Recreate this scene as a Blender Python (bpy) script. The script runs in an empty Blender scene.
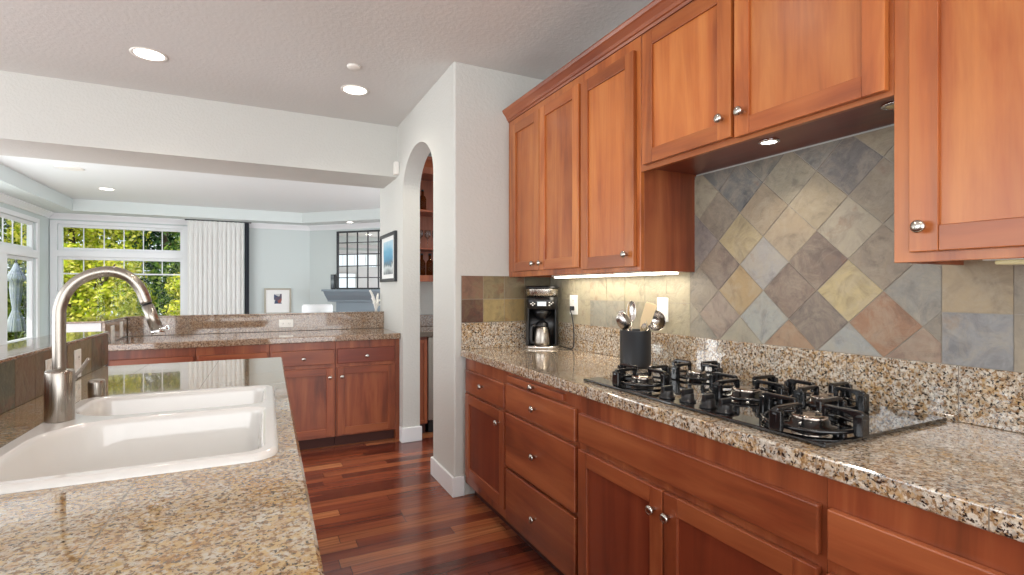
import bpy, bmesh, math, random
from mathutils import Vector, Matrix
random.seed(7)
SC = bpy.context.scene
COL = SC.collection
PI = math.pi

# ------------------------------------------------------------------ camera, sky, sun, exposure
CAM_H = 1.289
YAW = math.radians(26.5)
cam_data = bpy.data.cameras.new('camera')
cam_data.sensor_fit = 'HORIZONTAL'
cam_data.sensor_width = 36.0
cam_data.lens = 36.0 * 510.0 / 1024.0
cam_data.shift_y = 1.5 / 1024.0
cam_data.clip_start = 0.02
cam_data.clip_end = 200
cam = bpy.data.objects.new('camera', cam_data)
COL.objects.link(cam)
cam.location = (0, 0, CAM_H)
cam.rotation_euler = (PI / 2, 0, -YAW)
SC.camera = cam

SC.view_settings.view_transform = 'Standard'
SC.view_settings.look = 'None'
SC.view_settings.gamma = 1.0
SC.view_settings.use_curve_mapping = False
SC.view_settings.exposure = 0.16

world = bpy.data.worlds.new('sky')
SC.world = world
world.use_nodes = True
wb = world.node_tree.nodes['Background']
wb.inputs[0].default_value = (0.86, 0.93, 1.0, 1)
wb.inputs[1].default_value = 1.3

sun_data = bpy.data.lights.new('sun', 'SUN')
sun_data.energy = 3.6
sun_data.angle = math.radians(1.0)
sun_data.color = (1.0, 0.95, 0.86)
sun = bpy.data.objects.new('sun', sun_data)
COL.objects.link(sun)
sun.rotation_euler = Vector((-0.55, -0.65, 0.95)).to_track_quat('Z', 'Y').to_euler()




def fill_light(name, loc, target, sx, sy, power, color=(0.95, 0.97, 1.0)):
    """added area light that brightens the rooms from out of view"""
    d = bpy.data.lights.new(name, 'AREA')
    d.shape = 'RECTANGLE'
    d.size, d.size_y = sx, sy
    d.energy = power
    d.color = color
    o = bpy.data.objects.new(name, d)
    COL.objects.link(o)
    o.location = loc
    o.rotation_euler = (Vector(target) - Vector(loc)).to_track_quat('-Z', 'Y').to_euler()


fill_light('fill_rear', (-0.6, -2.9, 1.35), (-0.3, 1.0, 2.55), 5.6, 2.4, 120, (1.0, 0.99, 0.975))  # these area lights are added fill, lifting the interior from outside the view
fill_light('fill_side', (-3.97, 1.6, 1.34), (0.0, 1.6, 1.75), 5.0, 2.3, 100, (0.96, 0.98, 1.0))
fill_light('fill_living_left', (-2.8, 6.4, 1.2), (1.0, 7.6, 1.8), 2.6, 1.8, 90, (0.95, 0.98, 1.0))
fill_light('fill_living_right', (4.7, 6.0, 1.2), (0.0, 8.0, 2.4), 2.4, 2.2, 130, (0.95, 0.98, 1.0))


# ------------------------------------------------------------------ material helpers
def s2l(c):
    return c / 12.92 if c <= 0.04045 else ((c + 0.055) / 1.055) ** 2.4


def rgb(r, g, b):
    return (s2l(r / 255), s2l(g / 255), s2l(b / 255), 1.0)


class NT:
    """tiny node-tree writer"""
    def __init__(self, name):
        self.mat = bpy.data.materials.new(name)
        self.mat.use_nodes = True
        self.t = self.mat.node_tree
        self.bsdf = self.t.nodes['Principled BSDF']
        self.out = self.t.nodes['Material Output']

    def n(self, kind, **kw):
        nd = self.t.nodes.new(kind)
        for k, v in kw.items():
            setattr(nd, k, v)
        return nd

    def l(self, a, b):
        self.t.links.new(a, b)

    def coord(self, which='Object'):
        return self.n('ShaderNodeTexCoord').outputs[which]

    def mapping(self, vec, scale=(1, 1, 1), loc=(0, 0, 0)):
        m = self.n('ShaderNodeMapping')
        m.inputs['Scale'].default_value = scale
        m.inputs['Location'].default_value = loc
        self.l(vec, m.inputs['Vector'])
        return m.outputs[0]

    def noise(self, vec, scale, detail=4, rough=0.55, dist=0.0):
        m = self.n('ShaderNodeTexNoise')
        m.inputs['Scale'].default_value = scale
        m.inputs['Detail'].default_value = detail
        m.inputs['Roughness'].default_value = rough
        m.inputs['Distortion'].default_value = dist
        self.l(vec, m.inputs['Vector'])
        return m.outputs['Fac']

    def ramp(self, fac, stops, interp='LINEAR'):
        r = self.n('ShaderNodeValToRGB')
        r.color_ramp.interpolation = interp
        els = r.color_ramp.elements
        while len(els) > 1:
            els.remove(els[-1])
        els[0].position = stops[0][0]
        els[0].color = stops[0][1]
        for p, c in stops[1:]:
            e = els.new(p)
            e.color = c
        self.l(fac, r.inputs[0])
        return r.outputs[0]

    def mix(self, fac, a, b, blend='MIX'):
        m = self.n('ShaderNodeMix')
        m.data_type = 'RGBA'
        m.blend_type = blend
        for sock, v in ((m.inputs[0], fac), (m.inputs[6], a), (m.inputs[7], b)):
            if hasattr(v, 'links'):
                self.l(v, sock)
            else:
                sock.default_value = v
        return m.outputs[2]

    def math(self, op, a, b=None):
        m = self.n('ShaderNodeMath')
        m.operation = op
        for i, v in enumerate((a, b)):
            if v is None:
                continue
            if hasattr(v, 'links'):
                self.l(v, m.inputs[i])
            else:
                m.inputs[i].default_value = v
        return m.outputs[0]

    def bump(self, height, strength=0.2, dist=0.002):
        b = self.n('ShaderNodeBump')
        b.inputs['Strength'].default_value = strength
        b.inputs['Distance'].default_value = dist
        self.l(height, b.inputs['Height'])
        self.l(b.outputs[0], self.bsdf.inputs['Normal'])

    def set(self, **kw):
        names = dict(color='Base Color', rough='Roughness', metal='Metallic', coat='Coat Weight',
                     coat_rough='Coat Roughness', spec='Specular IOR Level', emit='Emission Color',
                     emit_s='Emission Strength', trans='Transmission Weight', sheen='Sheen Weight')
        for k, v in kw.items():
            s = self.bsdf.inputs[names[k]]
            if hasattr(v, 'links'):
                self.l(v, s)
            else:
                s.default_value = v
        return self.mat


def plain(name, color, rough=0.5, metal=0.0, **kw):
    return NT(name).set(color=color, rough=rough, metal=metal, **kw)


def wood(name, dark, mid, light, axis, rough=0.34):
    """stained cherry; axis = grain direction 0,1,2 in object space"""
    t = NT(name)
    oi = t.n('ShaderNodeObjectInfo')
    v = t.n('ShaderNodeVectorMath', operation='SCALE')
    comb = t.n('ShaderNodeCombineXYZ')
    for i in range(3):
        t.l(oi.outputs['Random'], comb.inputs[i])
    t.l(comb.outputs[0], v.inputs[0])
    v.inputs['Scale'].default_value = 13.7
    add = t.n('ShaderNodeVectorMath', operation='ADD')
    t.l(t.coord(), add.inputs[0])
    t.l(v.outputs[0], add.inputs[1])
    sc = [9.0, 9.0, 9.0]
    sc[axis] = 0.9
    sc2 = [70.0, 70.0, 70.0]
    sc2[axis] = 2.5
    a = t.noise(t.mapping(add.outputs[0], sc), 1.0, 5, 0.6, 0.6)
    b = t.noise(t.mapping(add.outputs[0], sc2), 1.0, 3, 0.6)
    col = t.ramp(a, [(0.30, dark), (0.48, mid), (0.70, light)])
    col = t.mix(t.math('MULTIPLY', b, 0.42), col, dark)
    c3 = t.noise(add.outputs[0], 3.2, 2, 0.5)
    col = t.mix(t.ramp(c3, [(0.4, (0, 0, 0, 1)), (0.75, (.35, .35, .35, 1))]), col, light)
    hs = t.n('ShaderNodeHueSaturation')
    t.l(t.math('ADD', t.math('MULTIPLY', oi.outputs['Random'], 0.22), 0.89), hs.inputs['Value'])
    t.l(col, hs.inputs['Color'])
    t.set(color=hs.outputs[0], rough=rough, coat=0.25, coat_rough=0.22)
    t.bump(b, 0.05, 0.001)
    return t.mat


def granite(name, base, pale, brown, dark, grout, spacing, off, grey, rough=0.07, k=1.45, dk=0.0, gk=.8):
    t = NT(name)
    co = t.coord()
    big = t.noise(co, 11.0, 5, 0.68, 1.0)
    med = t.noise(co, 42.0 * k, 5, 0.7, 0.6)
    fine = t.noise(co, 105.0 * k, 3, 0.65, 0.3)
    fine2 = t.noise(t.mapping(co, (1, 1, 1), (5.2, 1.3, 7.7)), 70.0 * k, 4, 0.65, 0.3)
    fine3 = t.noise(t.mapping(co, (1, 1, 1), (2.2, 8.3, 3.7)), 90.0 * k, 3, 0.6)
    col = t.mix(t.ramp(big, [(0.42, (0, 0, 0, 1)), (0.60, (gk, gk, gk, 1))]), base, grey)
    col = t.mix(t.ramp(med, [(0.44, (0, 0, 0, 1)), (0.58, (.9, .9, .9, 1))]), col, pale)
    col = t.mix(t.ramp(fine2, [(0.50, (0, 0, 0, 1)), (0.57, (.9, .9, .9, 1))]), col, brown)
    col = t.mix(t.ramp(fine3, [(0.54, (0, 0, 0, 1)), (0.62, (.7, .7, .7, 1))]), col, grey)
    col = t.mix(t.ramp(fine, [(0.56 + dk, (0, 0, 0, 1)), (0.615 + dk, (1, 1, 1, 1))]), col, dark)
    sep = t.n('ShaderNodeSeparateXYZ')
    t.l(co, sep.inputs[0])
    lines = None
    for ax in (0, 1):
        f = t.math('FRACT', t.math('DIVIDE', t.math('ADD', sep.outputs[ax], 100 * spacing - off[ax]), spacing))
        m = t.math('LESS_THAN', f, 0.0022 / spacing)
        lines = m if lines is None else t.math('MAXIMUM', lines, m)
    col = t.mix(lines, col, grout)
    rg = t.math('ADD', t.math('MULTIPLY', lines, 0.5), rough)
    t.set(color=col, rough=rg, spec=0.6, coat=0.6, coat_rough=0.02)
    return t.mat


def slate(name, rust, warm, rt=0.60):
    """per-tile colour comes from the tile_colour attribute; clefts, veins and rust are noise"""
    t = NT(name)
    at = t.n('ShaderNodeAttribute', attribute_name='tile_colour')
    co = t.mapping(t.coord(), (1, 1, 1))
    off = t.n('ShaderNodeVectorMath', operation='SCALE')
    t.l(at.outputs['Color'], off.inputs[0])
    off.inputs['Scale'].default_value = 60.0
    add = t.n('ShaderNodeVectorMath', operation='ADD')
    t.l(co, add.inputs[0])
    t.l(off.outputs[0], add.inputs[1])
    n1 = t.noise(add.outputs[0], 11.0, 6, 0.62, 1.2)
    n2 = t.noise(add.outputs[0], 38.0, 5, 0.65, 0.5)
    n3 = t.noise(add.outputs[0], 5.0, 5, 0.7, 0.4)
    col = t.mix(t.ramp(n1, [(0.35, (.62, .62, .62, 1)), (0.52, (1, 1, 1, 1)), (0.68, (1.28, 1.25, 1.2, 1))]),
                (1, 1, 1, 1), (1, 1, 1, 1), 'MULTIPLY')
    col = t.mix(1.0, at.outputs['Color'], t.ramp(n1, [(0.33, (.66, .66, .68, 1)), (0.5, (.96, .96, .96, 1)), (0.68, (1.0, .98, .93, 1))]), 'MULTIPLY')
    col = t.mix(t.ramp(n3, [(rt, (0, 0, 0, 1)), (rt + .09, (.65, .65, .65, 1))]), col, rust)
    col = t.mix(t.math('MULTIPLY', n2, 0.28), col, rgb(70, 62, 56))
    n4 = t.noise(add.outputs[0], 10.0, 6, 0.75, 0.8)
    col = t.mix(t.ramp(n4, [(0.45, (0, 0, 0, 1)), (0.62, (.42, .42, .42, 1))]), col, warm)
    t.set(color=col, rough=0.42, spec=0.4)
    t.bump(t.math('ADD', n1, t.math('MULTIPLY', n2, 0.5)), 0.9, 0.005)
    return t.mat


M = {}
UD, UM, UL = rgb(124, 58, 26), rgb(180, 98, 46), rgb(208, 132, 70)
BD, BM_, BL = rgb(98, 44, 26), rgb(146, 72, 42), rgb(182, 106, 64)
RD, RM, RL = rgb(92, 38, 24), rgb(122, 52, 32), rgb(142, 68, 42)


def deeper(c, k=0.80):
    return (c[0] * k, c[1] * k * .92, c[2] * k * .9, 1)


for ax, nm in ((0, 'x'), (1, 'y'), (2, 'z')):
    d_ = (lambda c: c) if nm == 'z' else deeper      # honey wood with horizontal grain is darker and redder
    M['honey_' + nm] = wood('cherry_honey_grain_' + nm, d_(UD), d_(UM), d_(UL), ax)
    M['red_' + nm] = wood('cherry_red_grain_' + nm, BD, BM_, BL, ax)
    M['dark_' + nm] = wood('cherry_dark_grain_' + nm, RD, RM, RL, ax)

M['granite'] = granite('granite_gold', rgb(190, 156, 108), rgb(224, 216, 202), rgb(140, 104, 66), rgb(50, 42, 38),
                       rgb(120, 108, 94), 0.305, (0, 0), rgb(176, 172, 164), k=1.25, dk=-0.012)
M['granite_sink'] = granite('granite_sink', rgb(172, 130, 70), rgb(190, 162, 110), rgb(126, 90, 48), rgb(70, 58, 44),
                            rgb(120, 108, 90), 0.305, (0, 0), rgb(192, 187, 174), k=1.3, dk=0.010, gk=1.0)
M['granite_far'] = granite('granite_brown', rgb(156, 124, 94), rgb(180, 160, 138), rgb(118, 86, 62), rgb(54, 42, 38),
                           rgb(100, 88, 76), 0.305, (0, 0), rgb(146, 130, 116))
M['slate'] = slate('slate_tile', rgb(140, 104, 84), rgb(174, 162, 142))
M['slate_dark'] = slate('slate_tile_dark', rgb(124, 62, 40), rgb(126, 118, 88), 0.54)
M['grout'] = plain('grout', rgb(158, 150, 138), 0.9)


def paint(name, color, bump=0.25, scale=55.0, rough=0.55):
    t = NT(name)
    co = t.coord()
    n = t.noise(co, scale, 3, 0.5)
    t.set(color=color, rough=rough)
    t.bump(t.ramp(n, [(0.42, (0, 0, 0, 1)), (0.62, (1, 1, 1, 1))]), bump, 0.003)
    return t.mat


M['wall'] = paint('wall_paint_warm', rgb(206, 206, 201))
M['ceil'] = paint('ceiling_paint', rgb(214, 214, 212), 0.16, 40.0, 0.7)
M['aqua'] = paint('wall_paint_aqua', rgb(205, 214, 213), 0.06)
M['aqua_soffit'] = paint('soffit_paint', rgb(216, 224, 223), 0.06)
M['lceil'] = paint('living_ceiling_paint', rgb(232, 236, 236), 0.06)
M['trim'] = plain('white_trim', rgb(236, 238, 240), 0.35)
M['ledge'] = plain('white_ledge', rgb(228, 234, 230), 0.12)
M['plastic'] = plain('white_plastic', rgb(240, 238, 232), 0.3)
M['slot'] = plain('outlet_slot', rgb(70, 66, 62), 0.5)
M['porcelain'] = plain('porcelain', rgb(229, 228, 225), 0.08, coat=0.5, coat_rough=0.03)
M['black'] = plain('black_plastic', rgb(24, 24, 26), 0.3)
M['iron'] = plain('black_enamel', rgb(18, 18, 20), 0.22, coat=0.4, coat_rough=0.1)
M['ceramic'] = plain('black_glass', rgb(10, 10, 12), 0.04, coat=1.0, coat_rough=0.02)
M['crock'] = plain('black_crock', rgb(42, 44, 48), 0.35)
M['charcoal'] = plain('charcoal_cloth', rgb(54, 58, 66), 0.8)
M['chrome'] = plain('chrome', rgb(225, 225, 226), 0.08, 1.0)
M['polished'] = plain('polished_steel', rgb(186, 180, 174), 0.2, 1.0)
M['burner_cap'] = plain('burner_cap_steel', rgb(190, 178, 168), 0.22, 1.0)
M['knob_steel'] = plain('nickel_knob', rgb(196, 190, 182), 0.24, 1.0)
M['woodspoon'] = plain('beech', rgb(230, 204, 160), 0.5)
M['mantel'] = plain('slate_blue_paint', rgb(136, 150, 160), 0.45)
M['cloth'] = plain('white_cloth', rgb(236, 238, 240), 0.85, sheen=0.2)
M['curtain'] = plain('curtain_cloth', rgb(240, 240, 238), 0.85)
M['frame_black'] = plain('black_frame', rgb(44, 46, 50), 0.4)
M['frame_pale'] = plain('silver_frame', rgb(170, 164, 150), 0.35, 0.4)
M['mat'] = plain('mat_board', rgb(240, 240, 238), 0.7)
M['mirror'] = plain('mirror_glass', (0.9, 0.9, 0.9, 1), 0.01, 1.0)
M['firebox'] = plain('firebox', rgb(30, 30, 32), 0.8)
M['toe'] = plain('toe_kick', rgb(74, 34, 24), 0.5)
M['kickblack'] = plain('black_kick', rgb(20, 20, 22), 0.5)
M['bark'] = plain('bark', rgb(86, 70, 54), 0.9)


def steel(name, color, axis, rough=0.26):
    t = NT(name)
    sc = [260.0] * 3
    sc[axis] = 2.0
    n = t.noise(t.mapping(t.coord(), sc), 1.0, 2, 0.5)
    t.set(color=color, metal=1.0, rough=t.math('ADD', t.math('MULTIPLY', n, 0.22), rough - 0.11))
    return t.mat


M['steel'] = steel('brushed_steel', rgb(166, 159, 150), 2, 0.30)
M['steel_h'] = steel('brushed_steel_band', rgb(196, 190, 182), 0)


def emission(name, color, strength):
    t = NT(name)
    t.set(color=color, emit=color, emit_s=strength, rough=0.5)
    return t.mat


M['lamp'] = emission('lamp_glow', (1.0, 0.95, 0.86, 1), 6.0)
M['strip'] = emission('strip_glow', (1.0, 0.93, 0.78, 1), 4.0)
M['strip_off'] = plain('strip_lens', rgb(236, 226, 176), 0.3)
M['display'] = emission('display_glow', (0.62, 0.70, 0.74, 1), 0.35)


def glass(name, tint=(0.97, 0.99, 0.98, 1), ior=1.22):
    t = NT(name)
    tr = t.n('ShaderNodeBsdfTransparent')
    tr.inputs[0].default_value = tint
    gl = t.n('ShaderNodeBsdfGlossy')
    gl.inputs['Roughness'].default_value = 0.02
    fr = t.n('ShaderNodeFresnel')
    fr.inputs['IOR'].default_value = ior
    mx = t.n('ShaderNodeMixShader')
    geo = t.n('ShaderNodeNewGeometry')
    front = t.math('SUBTRACT', 1.0, geo.outputs['Backfacing'])
    t.l(t.math('MULTIPLY', fr.outputs[0], front), mx.inputs[0])
    t.l(tr.outputs[0], mx.inputs[1])
    t.l(gl.outputs[0], mx.inputs[2])
    t.l(mx.outputs[0], t.out.inputs['Surface'])
    return t.mat


M['glass'] = glass('clear_glass')
M['crystal'] = glass('crystal_glass', (0.86, 0.88, 0.88, 1), 1.9)
M['bottle_glass'] = glass('amber_glass', (0.55, 0.36, 0.16, 1))


def leaf(name, stops):
    t = NT(name)
    g = t.n('ShaderNodeNewGeometry')
    c = t.ramp(g.outputs['Random Per Island'], stops)
    d = t.n('ShaderNodeBsdfDiffuse')
    tr = t.n('ShaderNodeBsdfTranslucent')
    t.l(c, d.inputs[0])
    t.l(c, tr.inputs[0])
    mx = t.n('ShaderNodeMixShader')
    mx.inputs[0].default_value = 0.35
    t.l(d.outputs[0], mx.inputs[1])
    t.l(tr.outputs[0], mx.inputs[2])
    t.l(mx.outputs[0], t.out.inputs['Surface'])
    return t.mat


M['leaf_yellow'] = leaf('leaf_yellow_green', [(0, rgb(120, 140, 40)), (0.4, rgb(190, 200, 60)), (0.8, rgb(236, 226, 90)), (1, rgb(250, 240, 150))])
M['leaf_green'] = leaf('leaf_green', [(0, rgb(44, 74, 36)), (0.5, rgb(92, 124, 54)), (0.85, rgb(150, 172, 80)), (1, rgb(200, 210, 120))])
M['leaf_dark'] = leaf('leaf_dark_green', [(0, rgb(24, 42, 30)), (0.6, rgb(56, 84, 50)), (1, rgb(120, 150, 90))])


def floor_mat():
    t = NT('cherry_plank_floor')
    co = t.coord()
    sep = t.n('ShaderNodeSeparateXYZ')
    t.l(co, sep.inputs[0])
    W, L = 0.083, 0.85
    yr = t.math('DIVIDE', t.math('ADD', sep.outputs[1], 50.0), W)
    row = t.math('FLOOR', yr)
    wn = t.n('ShaderNodeTexWhiteNoise', noise_dimensions='1D')
    t.l(row, wn.inputs['W'])
    xr = t.math('ADD', t.math('DIVIDE', t.math('ADD', sep.outputs[0], 50.0), L), t.math('MULTIPLY', wn.outputs['Value'], 7.3))
    colx = t.math('FLOOR', xr)
    cmb = t.n('ShaderNodeCombineXYZ')
    t.l(row, cmb.inputs[0])
    t.l(colx, cmb.inputs[1])
    wn2 = t.n('ShaderNodeTexWhiteNoise', noise_dimensions='3D')
    t.l(cmb.outputs[0], wn2.inputs['Vector'])
    base = t.ramp(wn2.outputs['Value'], [(0.0, rgb(80, 36, 28)), (0.3, rgb(116, 56, 40)), (0.65, rgb(142, 74, 50)), (0.86, rgb(176, 104, 66)), (1.0, rgb(208, 140, 92))])
    # grain
    sh = t.n('ShaderNodeVectorMath', operation='SCALE')
    t.l(wn2.outputs['Color'], sh.inputs[0])
    sh.inputs['Scale'].default_value = 9.0
    ad = t.n('ShaderNodeVectorMath', operation='ADD')
    t.l(co, ad.inputs[0])
    t.l(sh.outputs[0], ad.inputs[1])
    g = t.noise(t.mapping(ad.outputs[0], (2.2, 60, 20)), 1.0, 4, 0.6, 0.3)
    g2 = t.noise(t.mapping(ad.outputs[0], (1.2, 14, 14)), 1.0, 3, 0.6, 0.8)
    c = t.mix(t.ramp(g, [(0.35, (.55, .55, .55, 1)), (0.65, (0, 0, 0, 1))]), base, rgb(66, 22, 16))
    c = t.mix(t.ramp(g2, [(0.5, (0, 0, 0, 1)), (0.75, (.4, .4, .4, 1))]), c, rgb(170, 92, 54))
    fy = t.math('FRACT', yr)
    fx = t.math('FRACT', xr)
    seam = t.math('MAXIMUM', t.math('LESS_THAN', fy, 0.018), t.math('LESS_THAN', fx, 0.003))
    c = t.mix(seam, c, rgb(44, 16, 12))
    t.set(color=c, rough=t.math('ADD', t.math('MULTIPLY', g, 0.10), 0.17), spec=0.5, coat=0.3, coat_rough=0.12)
    return t.mat


M['floor'] = floor_mat()


# ------------------------------------------------------------------ mesh helpers
class MB:
    def __init__(self):
        self.bm = bmesh.new()
        self.mi = 0
        self.X = None            # optional matrix applied to added shapes
        self.smooth = []
        self.cl = None

    def _merge(self, tmp, smooth=False, colour=None):
        if self.X is not None:
            tmp.transform(self.X)
        if colour is not None and self.cl is None:
            self.cl = self.bm.loops.layers.float_color.new('tile_colour')
        vm = {}
        for v in tmp.verts:
            vm[v] = self.bm.verts.new(v.co)
        for f in tmp.faces:
            try:
                nf = self.bm.faces.new([vm[v] for v in f.verts])
            except ValueError:
                continue
            nf.material_index = self.mi
            nf.smooth = smooth or f.smooth
            if colour is not None:
                for lp in nf.loops:
                    lp[self.cl] = colour
        tmp.free()

    def box(self, x0, x1, y0, y1, z0, z1, bev=0.0, seg=2, mat=None):
        tmp = bmesh.new()
        bmesh.ops.create_cube(tmp, size=1.0)
        a, b = Vector((min(x0, x1), min(y0, y1), min(z0, z1))), Vector((max(x0, x1), max(y0, y1), max(z0, z1)))
        for v in tmp.verts:
            v.co = Vector([a[i] + (v.co[i] + .5) * (b[i] - a[i]) for i in range(3)])
        if bev > 0:
            bev = min(bev, 0.49 * min(b[i] - a[i] for i in range(3)))
            bmesh.ops.bevel(tmp, geom=list(tmp.edges), offset=bev, segments=seg, affect='EDGES', profile=0.5)
        if mat is not None:
            tmp.transform(mat)
        self._merge(tmp)
        return self

    def prism(self, pts, axis, a, b, bev=0.0, colour=None):
        """polygon pts in the two other axes, extruded along axis from a to b"""
        tmp = bmesh.new()

        def mk(p, h):
            if axis == 0:
                return (h, p[0], p[1])
            if axis == 1:
                return (p[0], h, p[1])
            return (p[0], p[1], h)
        lo = [tmp.verts.new(mk(p, a)) for p in pts]
        hi = [tmp.verts.new(mk(p, b)) for p in pts]
        n = len(pts)
        tmp.faces.new(lo)
        tmp.faces.new(list(reversed(hi)))
        for i in range(n):
            j = (i + 1) % n
            tmp.faces.new((lo[i], hi[i], hi[j], lo[j]))
        bmesh.ops.recalc_face_normals(tmp, faces=list(tmp.faces))
        if bev > 0:
            bmesh.ops.bevel(tmp, geom=list(tmp.edges), offset=bev, segments=1, affect='EDGES')
        self._merge(tmp, colour=colour)
        return self

    def lathe(self, prof, c=(0, 0, 0), seg=32, direction=(0, 0, 1), cap=True):
        """profile [(r, h)] spun about direction through c"""
        tmp = bmesh.new()
        q = Vector((0, 0, 1)).rotation_difference(Vector(direction).normalized())
        rings = []
        for r, h in prof:
            ring = []
            for i in range(seg):
                a = 2 * PI * i / seg
                p = Vector((max(r, 1e-5) * math.cos(a), max(r, 1e-5) * math.sin(a), h))
                ring.append(tmp.verts.new(q @ p + Vector(c)))
            rings.append(ring)
        for k in range(len(rings) - 1):
            for i in range(seg):
                j = (i + 1) % seg
                f = tmp.faces.new((rings[k][i], rings[k][j], rings[k + 1][j], rings[k + 1][i]))
                f.smooth = True
        if cap:
            tmp.faces.new(list(reversed(rings[0])))
            tmp.faces.new(rings[-1])
        bmesh.ops.recalc_face_normals(tmp, faces=list(tmp.faces))
        # sharp profile corners: split flat/steep steps
        self._merge(tmp)
        return self

    def cyl(self, p0, p1, r, seg=20, r1=None):
        p0, p1 = Vector(p0), Vector(p1)
        L = (p1 - p0).length
        r1 = r if r1 is None else r1
        e = min(r, r1, L) * 0.08
        return self.lathe([(r - e, 0), (r, e), (r1, L - e), (r1 - e, L)], p0, seg, p1 - p0)

    def tube(self, pts, r, seg=12, radii=None, flat=1.0, updir=None):
        tmp = bmesh.new()
        P = [Vector(p) for p in pts]
        n = len(P)
        rings = []
        up = Vector(updir) if updir else Vector((0, 0, 1))
        prev = None
        for i in range(n):
            t = (P[min(i + 1, n - 1)] - P[max(i - 1, 0)]).normalized()
            if prev is None:
                ref = up if abs(t.dot(up)) < 0.95 else Vector((1, 0, 0))
                if updir is None and abs(t.dot(up)) >= 0.95:
                    ref = Vector((1, 0, 0))
                u = (ref - t * ref.dot(t)).normalized()
            else:
                u = (prev - t * prev.dot(t)).normalized()
            prev = u
            w = t.cross(u)
            rr = radii[i] if radii else r
            rings.append([tmp.verts.new(P[i] + u * (rr * flat * math.cos(2 * PI * k / seg)) + w * (rr * math.sin(2 * PI * k / seg))) for k in range(seg)])
        for a, b in zip(rings, rings[1:]):
            for k in range(seg):
                j = (k + 1) % seg
                tmp.faces.new((a[k], a[j], b[j], b[k])).smooth = True
        tmp.faces.new(list(reversed(rings[0])))
        tmp.faces.new(rings[-1])
        bmesh.ops.recalc_face_normals(tmp, faces=list(tmp.faces))
        self._merge(tmp)
        return self

    def loops(self, loops, close_top=False, close_bottom=False, smooth=True):
        """skin a list of equal-length vertex loops"""
        tmp = bmesh.new()
        R = [[tmp.verts.new(p) for p in lp] for lp in loops]
        n = len(R[0])
        for a, b in zip(R, R[1:]):
            for k in range(n):
                j = (k + 1) % n
                tmp.faces.new((a[k], a[j], b[j], b[k])).smooth = smooth
        if close_bottom:
            tmp.faces.new(list(reversed(R[0])))
        if close_top:
            tmp.faces.new(R[-1])
        bmesh.ops.recalc_face_normals(tmp, faces=list(tmp.faces))
        self._merge(tmp)
        return self

    def build(self, name, mat, parent=None, base=None):
        """link as ONE object; vertices become relative to the parent's base (or to base)"""
        b = BASE.get(parent.name if parent else None, Vector((0, 0, 0))) if base is None else Vector(base)
        me = bpy.data.meshes.new(name)
        bmesh.ops.translate(self.bm, verts=list(self.bm.verts), vec=-b)
        self.bm.to_mesh(me)
        self.bm.free()
        for m in (mat if isinstance(mat, (list, tuple)) else [mat]):
            me.materials.append(M[m] if isinstance(m, str) else m)
        o = bpy.data.objects.new(name, me)
        COL.objects.link(o)
        if parent is not None:
            o.parent = parent
            BASE[o.name] = b
        else:
            o.location = b
        return o


BASE = {}
PIV = Vector((0.079, 0.70, 0))
PANG = math.radians(-0.97)


def tag(o, label, cat, group=None, kind=None):
    if label:
        o['label'] = label
    if cat:
        o['category'] = cat
    if group:
        o['group'] = group
    if kind:
        o['kind'] = kind
    return o


def root(name, label, cat, base, group=None, rot=0.0):
    o = bpy.data.objects.new(name, None)
    o.empty_display_size = 0.05
    COL.objects.link(o)
    o.location = base
    o.rotation_euler = (0, 0, rot)
    BASE[o.name] = Vector(base)
    tag(o, label, cat, group)
    return o


def pen_root(name, label, cat, base, group=None):
    """root in the slightly turned frame of the sink counter: shapes are given unturned"""
    o = root(name, label, cat, base, group)
    R = Matrix.Rotation(PANG, 3, 'Z')
    o.location = R @ (Vector(base) - PIV) + PIV
    o.rotation_euler = (0, 0, PANG)
    return o


def pen_place(o, base):
    R = Matrix.Rotation(PANG, 3, 'Z')
    o.location = R @ (Vector(base) - PIV) + PIV
    o.rotation_euler = (0, 0, PANG)


def structure(o):
    o['kind'] = 'structure'
    return o


def copy_tree(o, parent=None):
    c = o.copy()
    COL.objects.link(c)
    if parent:
        c.parent = parent
    for ch in list(o.children):
        copy_tree(ch, c)
    return c


def smooth_path(pts, n=8):
    P = [Vector(p) for p in pts]
    out = []
    for i in range(len(P) - 1):
        p0, p1, p2, p3 = P[max(i - 1, 0)], P[i], P[i + 1], P[min(i + 2, len(P) - 1)]
        for k in range(n):
            t = k / n
            out.append(0.5 * ((2 * p1) + (p2 - p0) * t + (2 * p0 - 5 * p1 + 4 * p2 - p3) * t * t + (3 * p1 - p0 - 3 * p2 + p3) * t ** 3))
    out.append(P[-1])
    return out


def rrect(x0, x1, y0, y1, z, r, k=6):
    """rounded rectangle; r = one radius or four (+x+y, -x+y, -x-y, +x-y)"""
    pts = []
    q = r if isinstance(r, (tuple, list)) else (r, r, r, r)
    for cx, cy, a0, r in ((x1 - q[0], y1 - q[0], 0, q[0]), (x0 + q[1], y1 - q[1], PI / 2, q[1]), (x0 + q[2], y0 + q[2], PI, q[2]), (x1 - q[3], y0 + q[3], 1.5 * PI, q[3])):
        for i in range(k + 1):
            a = a0 + PI / 2 * i / k
            pts.append((cx + r * math.cos(a), cy + r * math.sin(a), z))
    return pts


# ------------------------------------------------------------------ the setting
CEIL = 2.70
XW = 1.79          # right kitchen wall
XA = 1.09          # archway wall face
YR = 2.99          # return wall face

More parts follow.
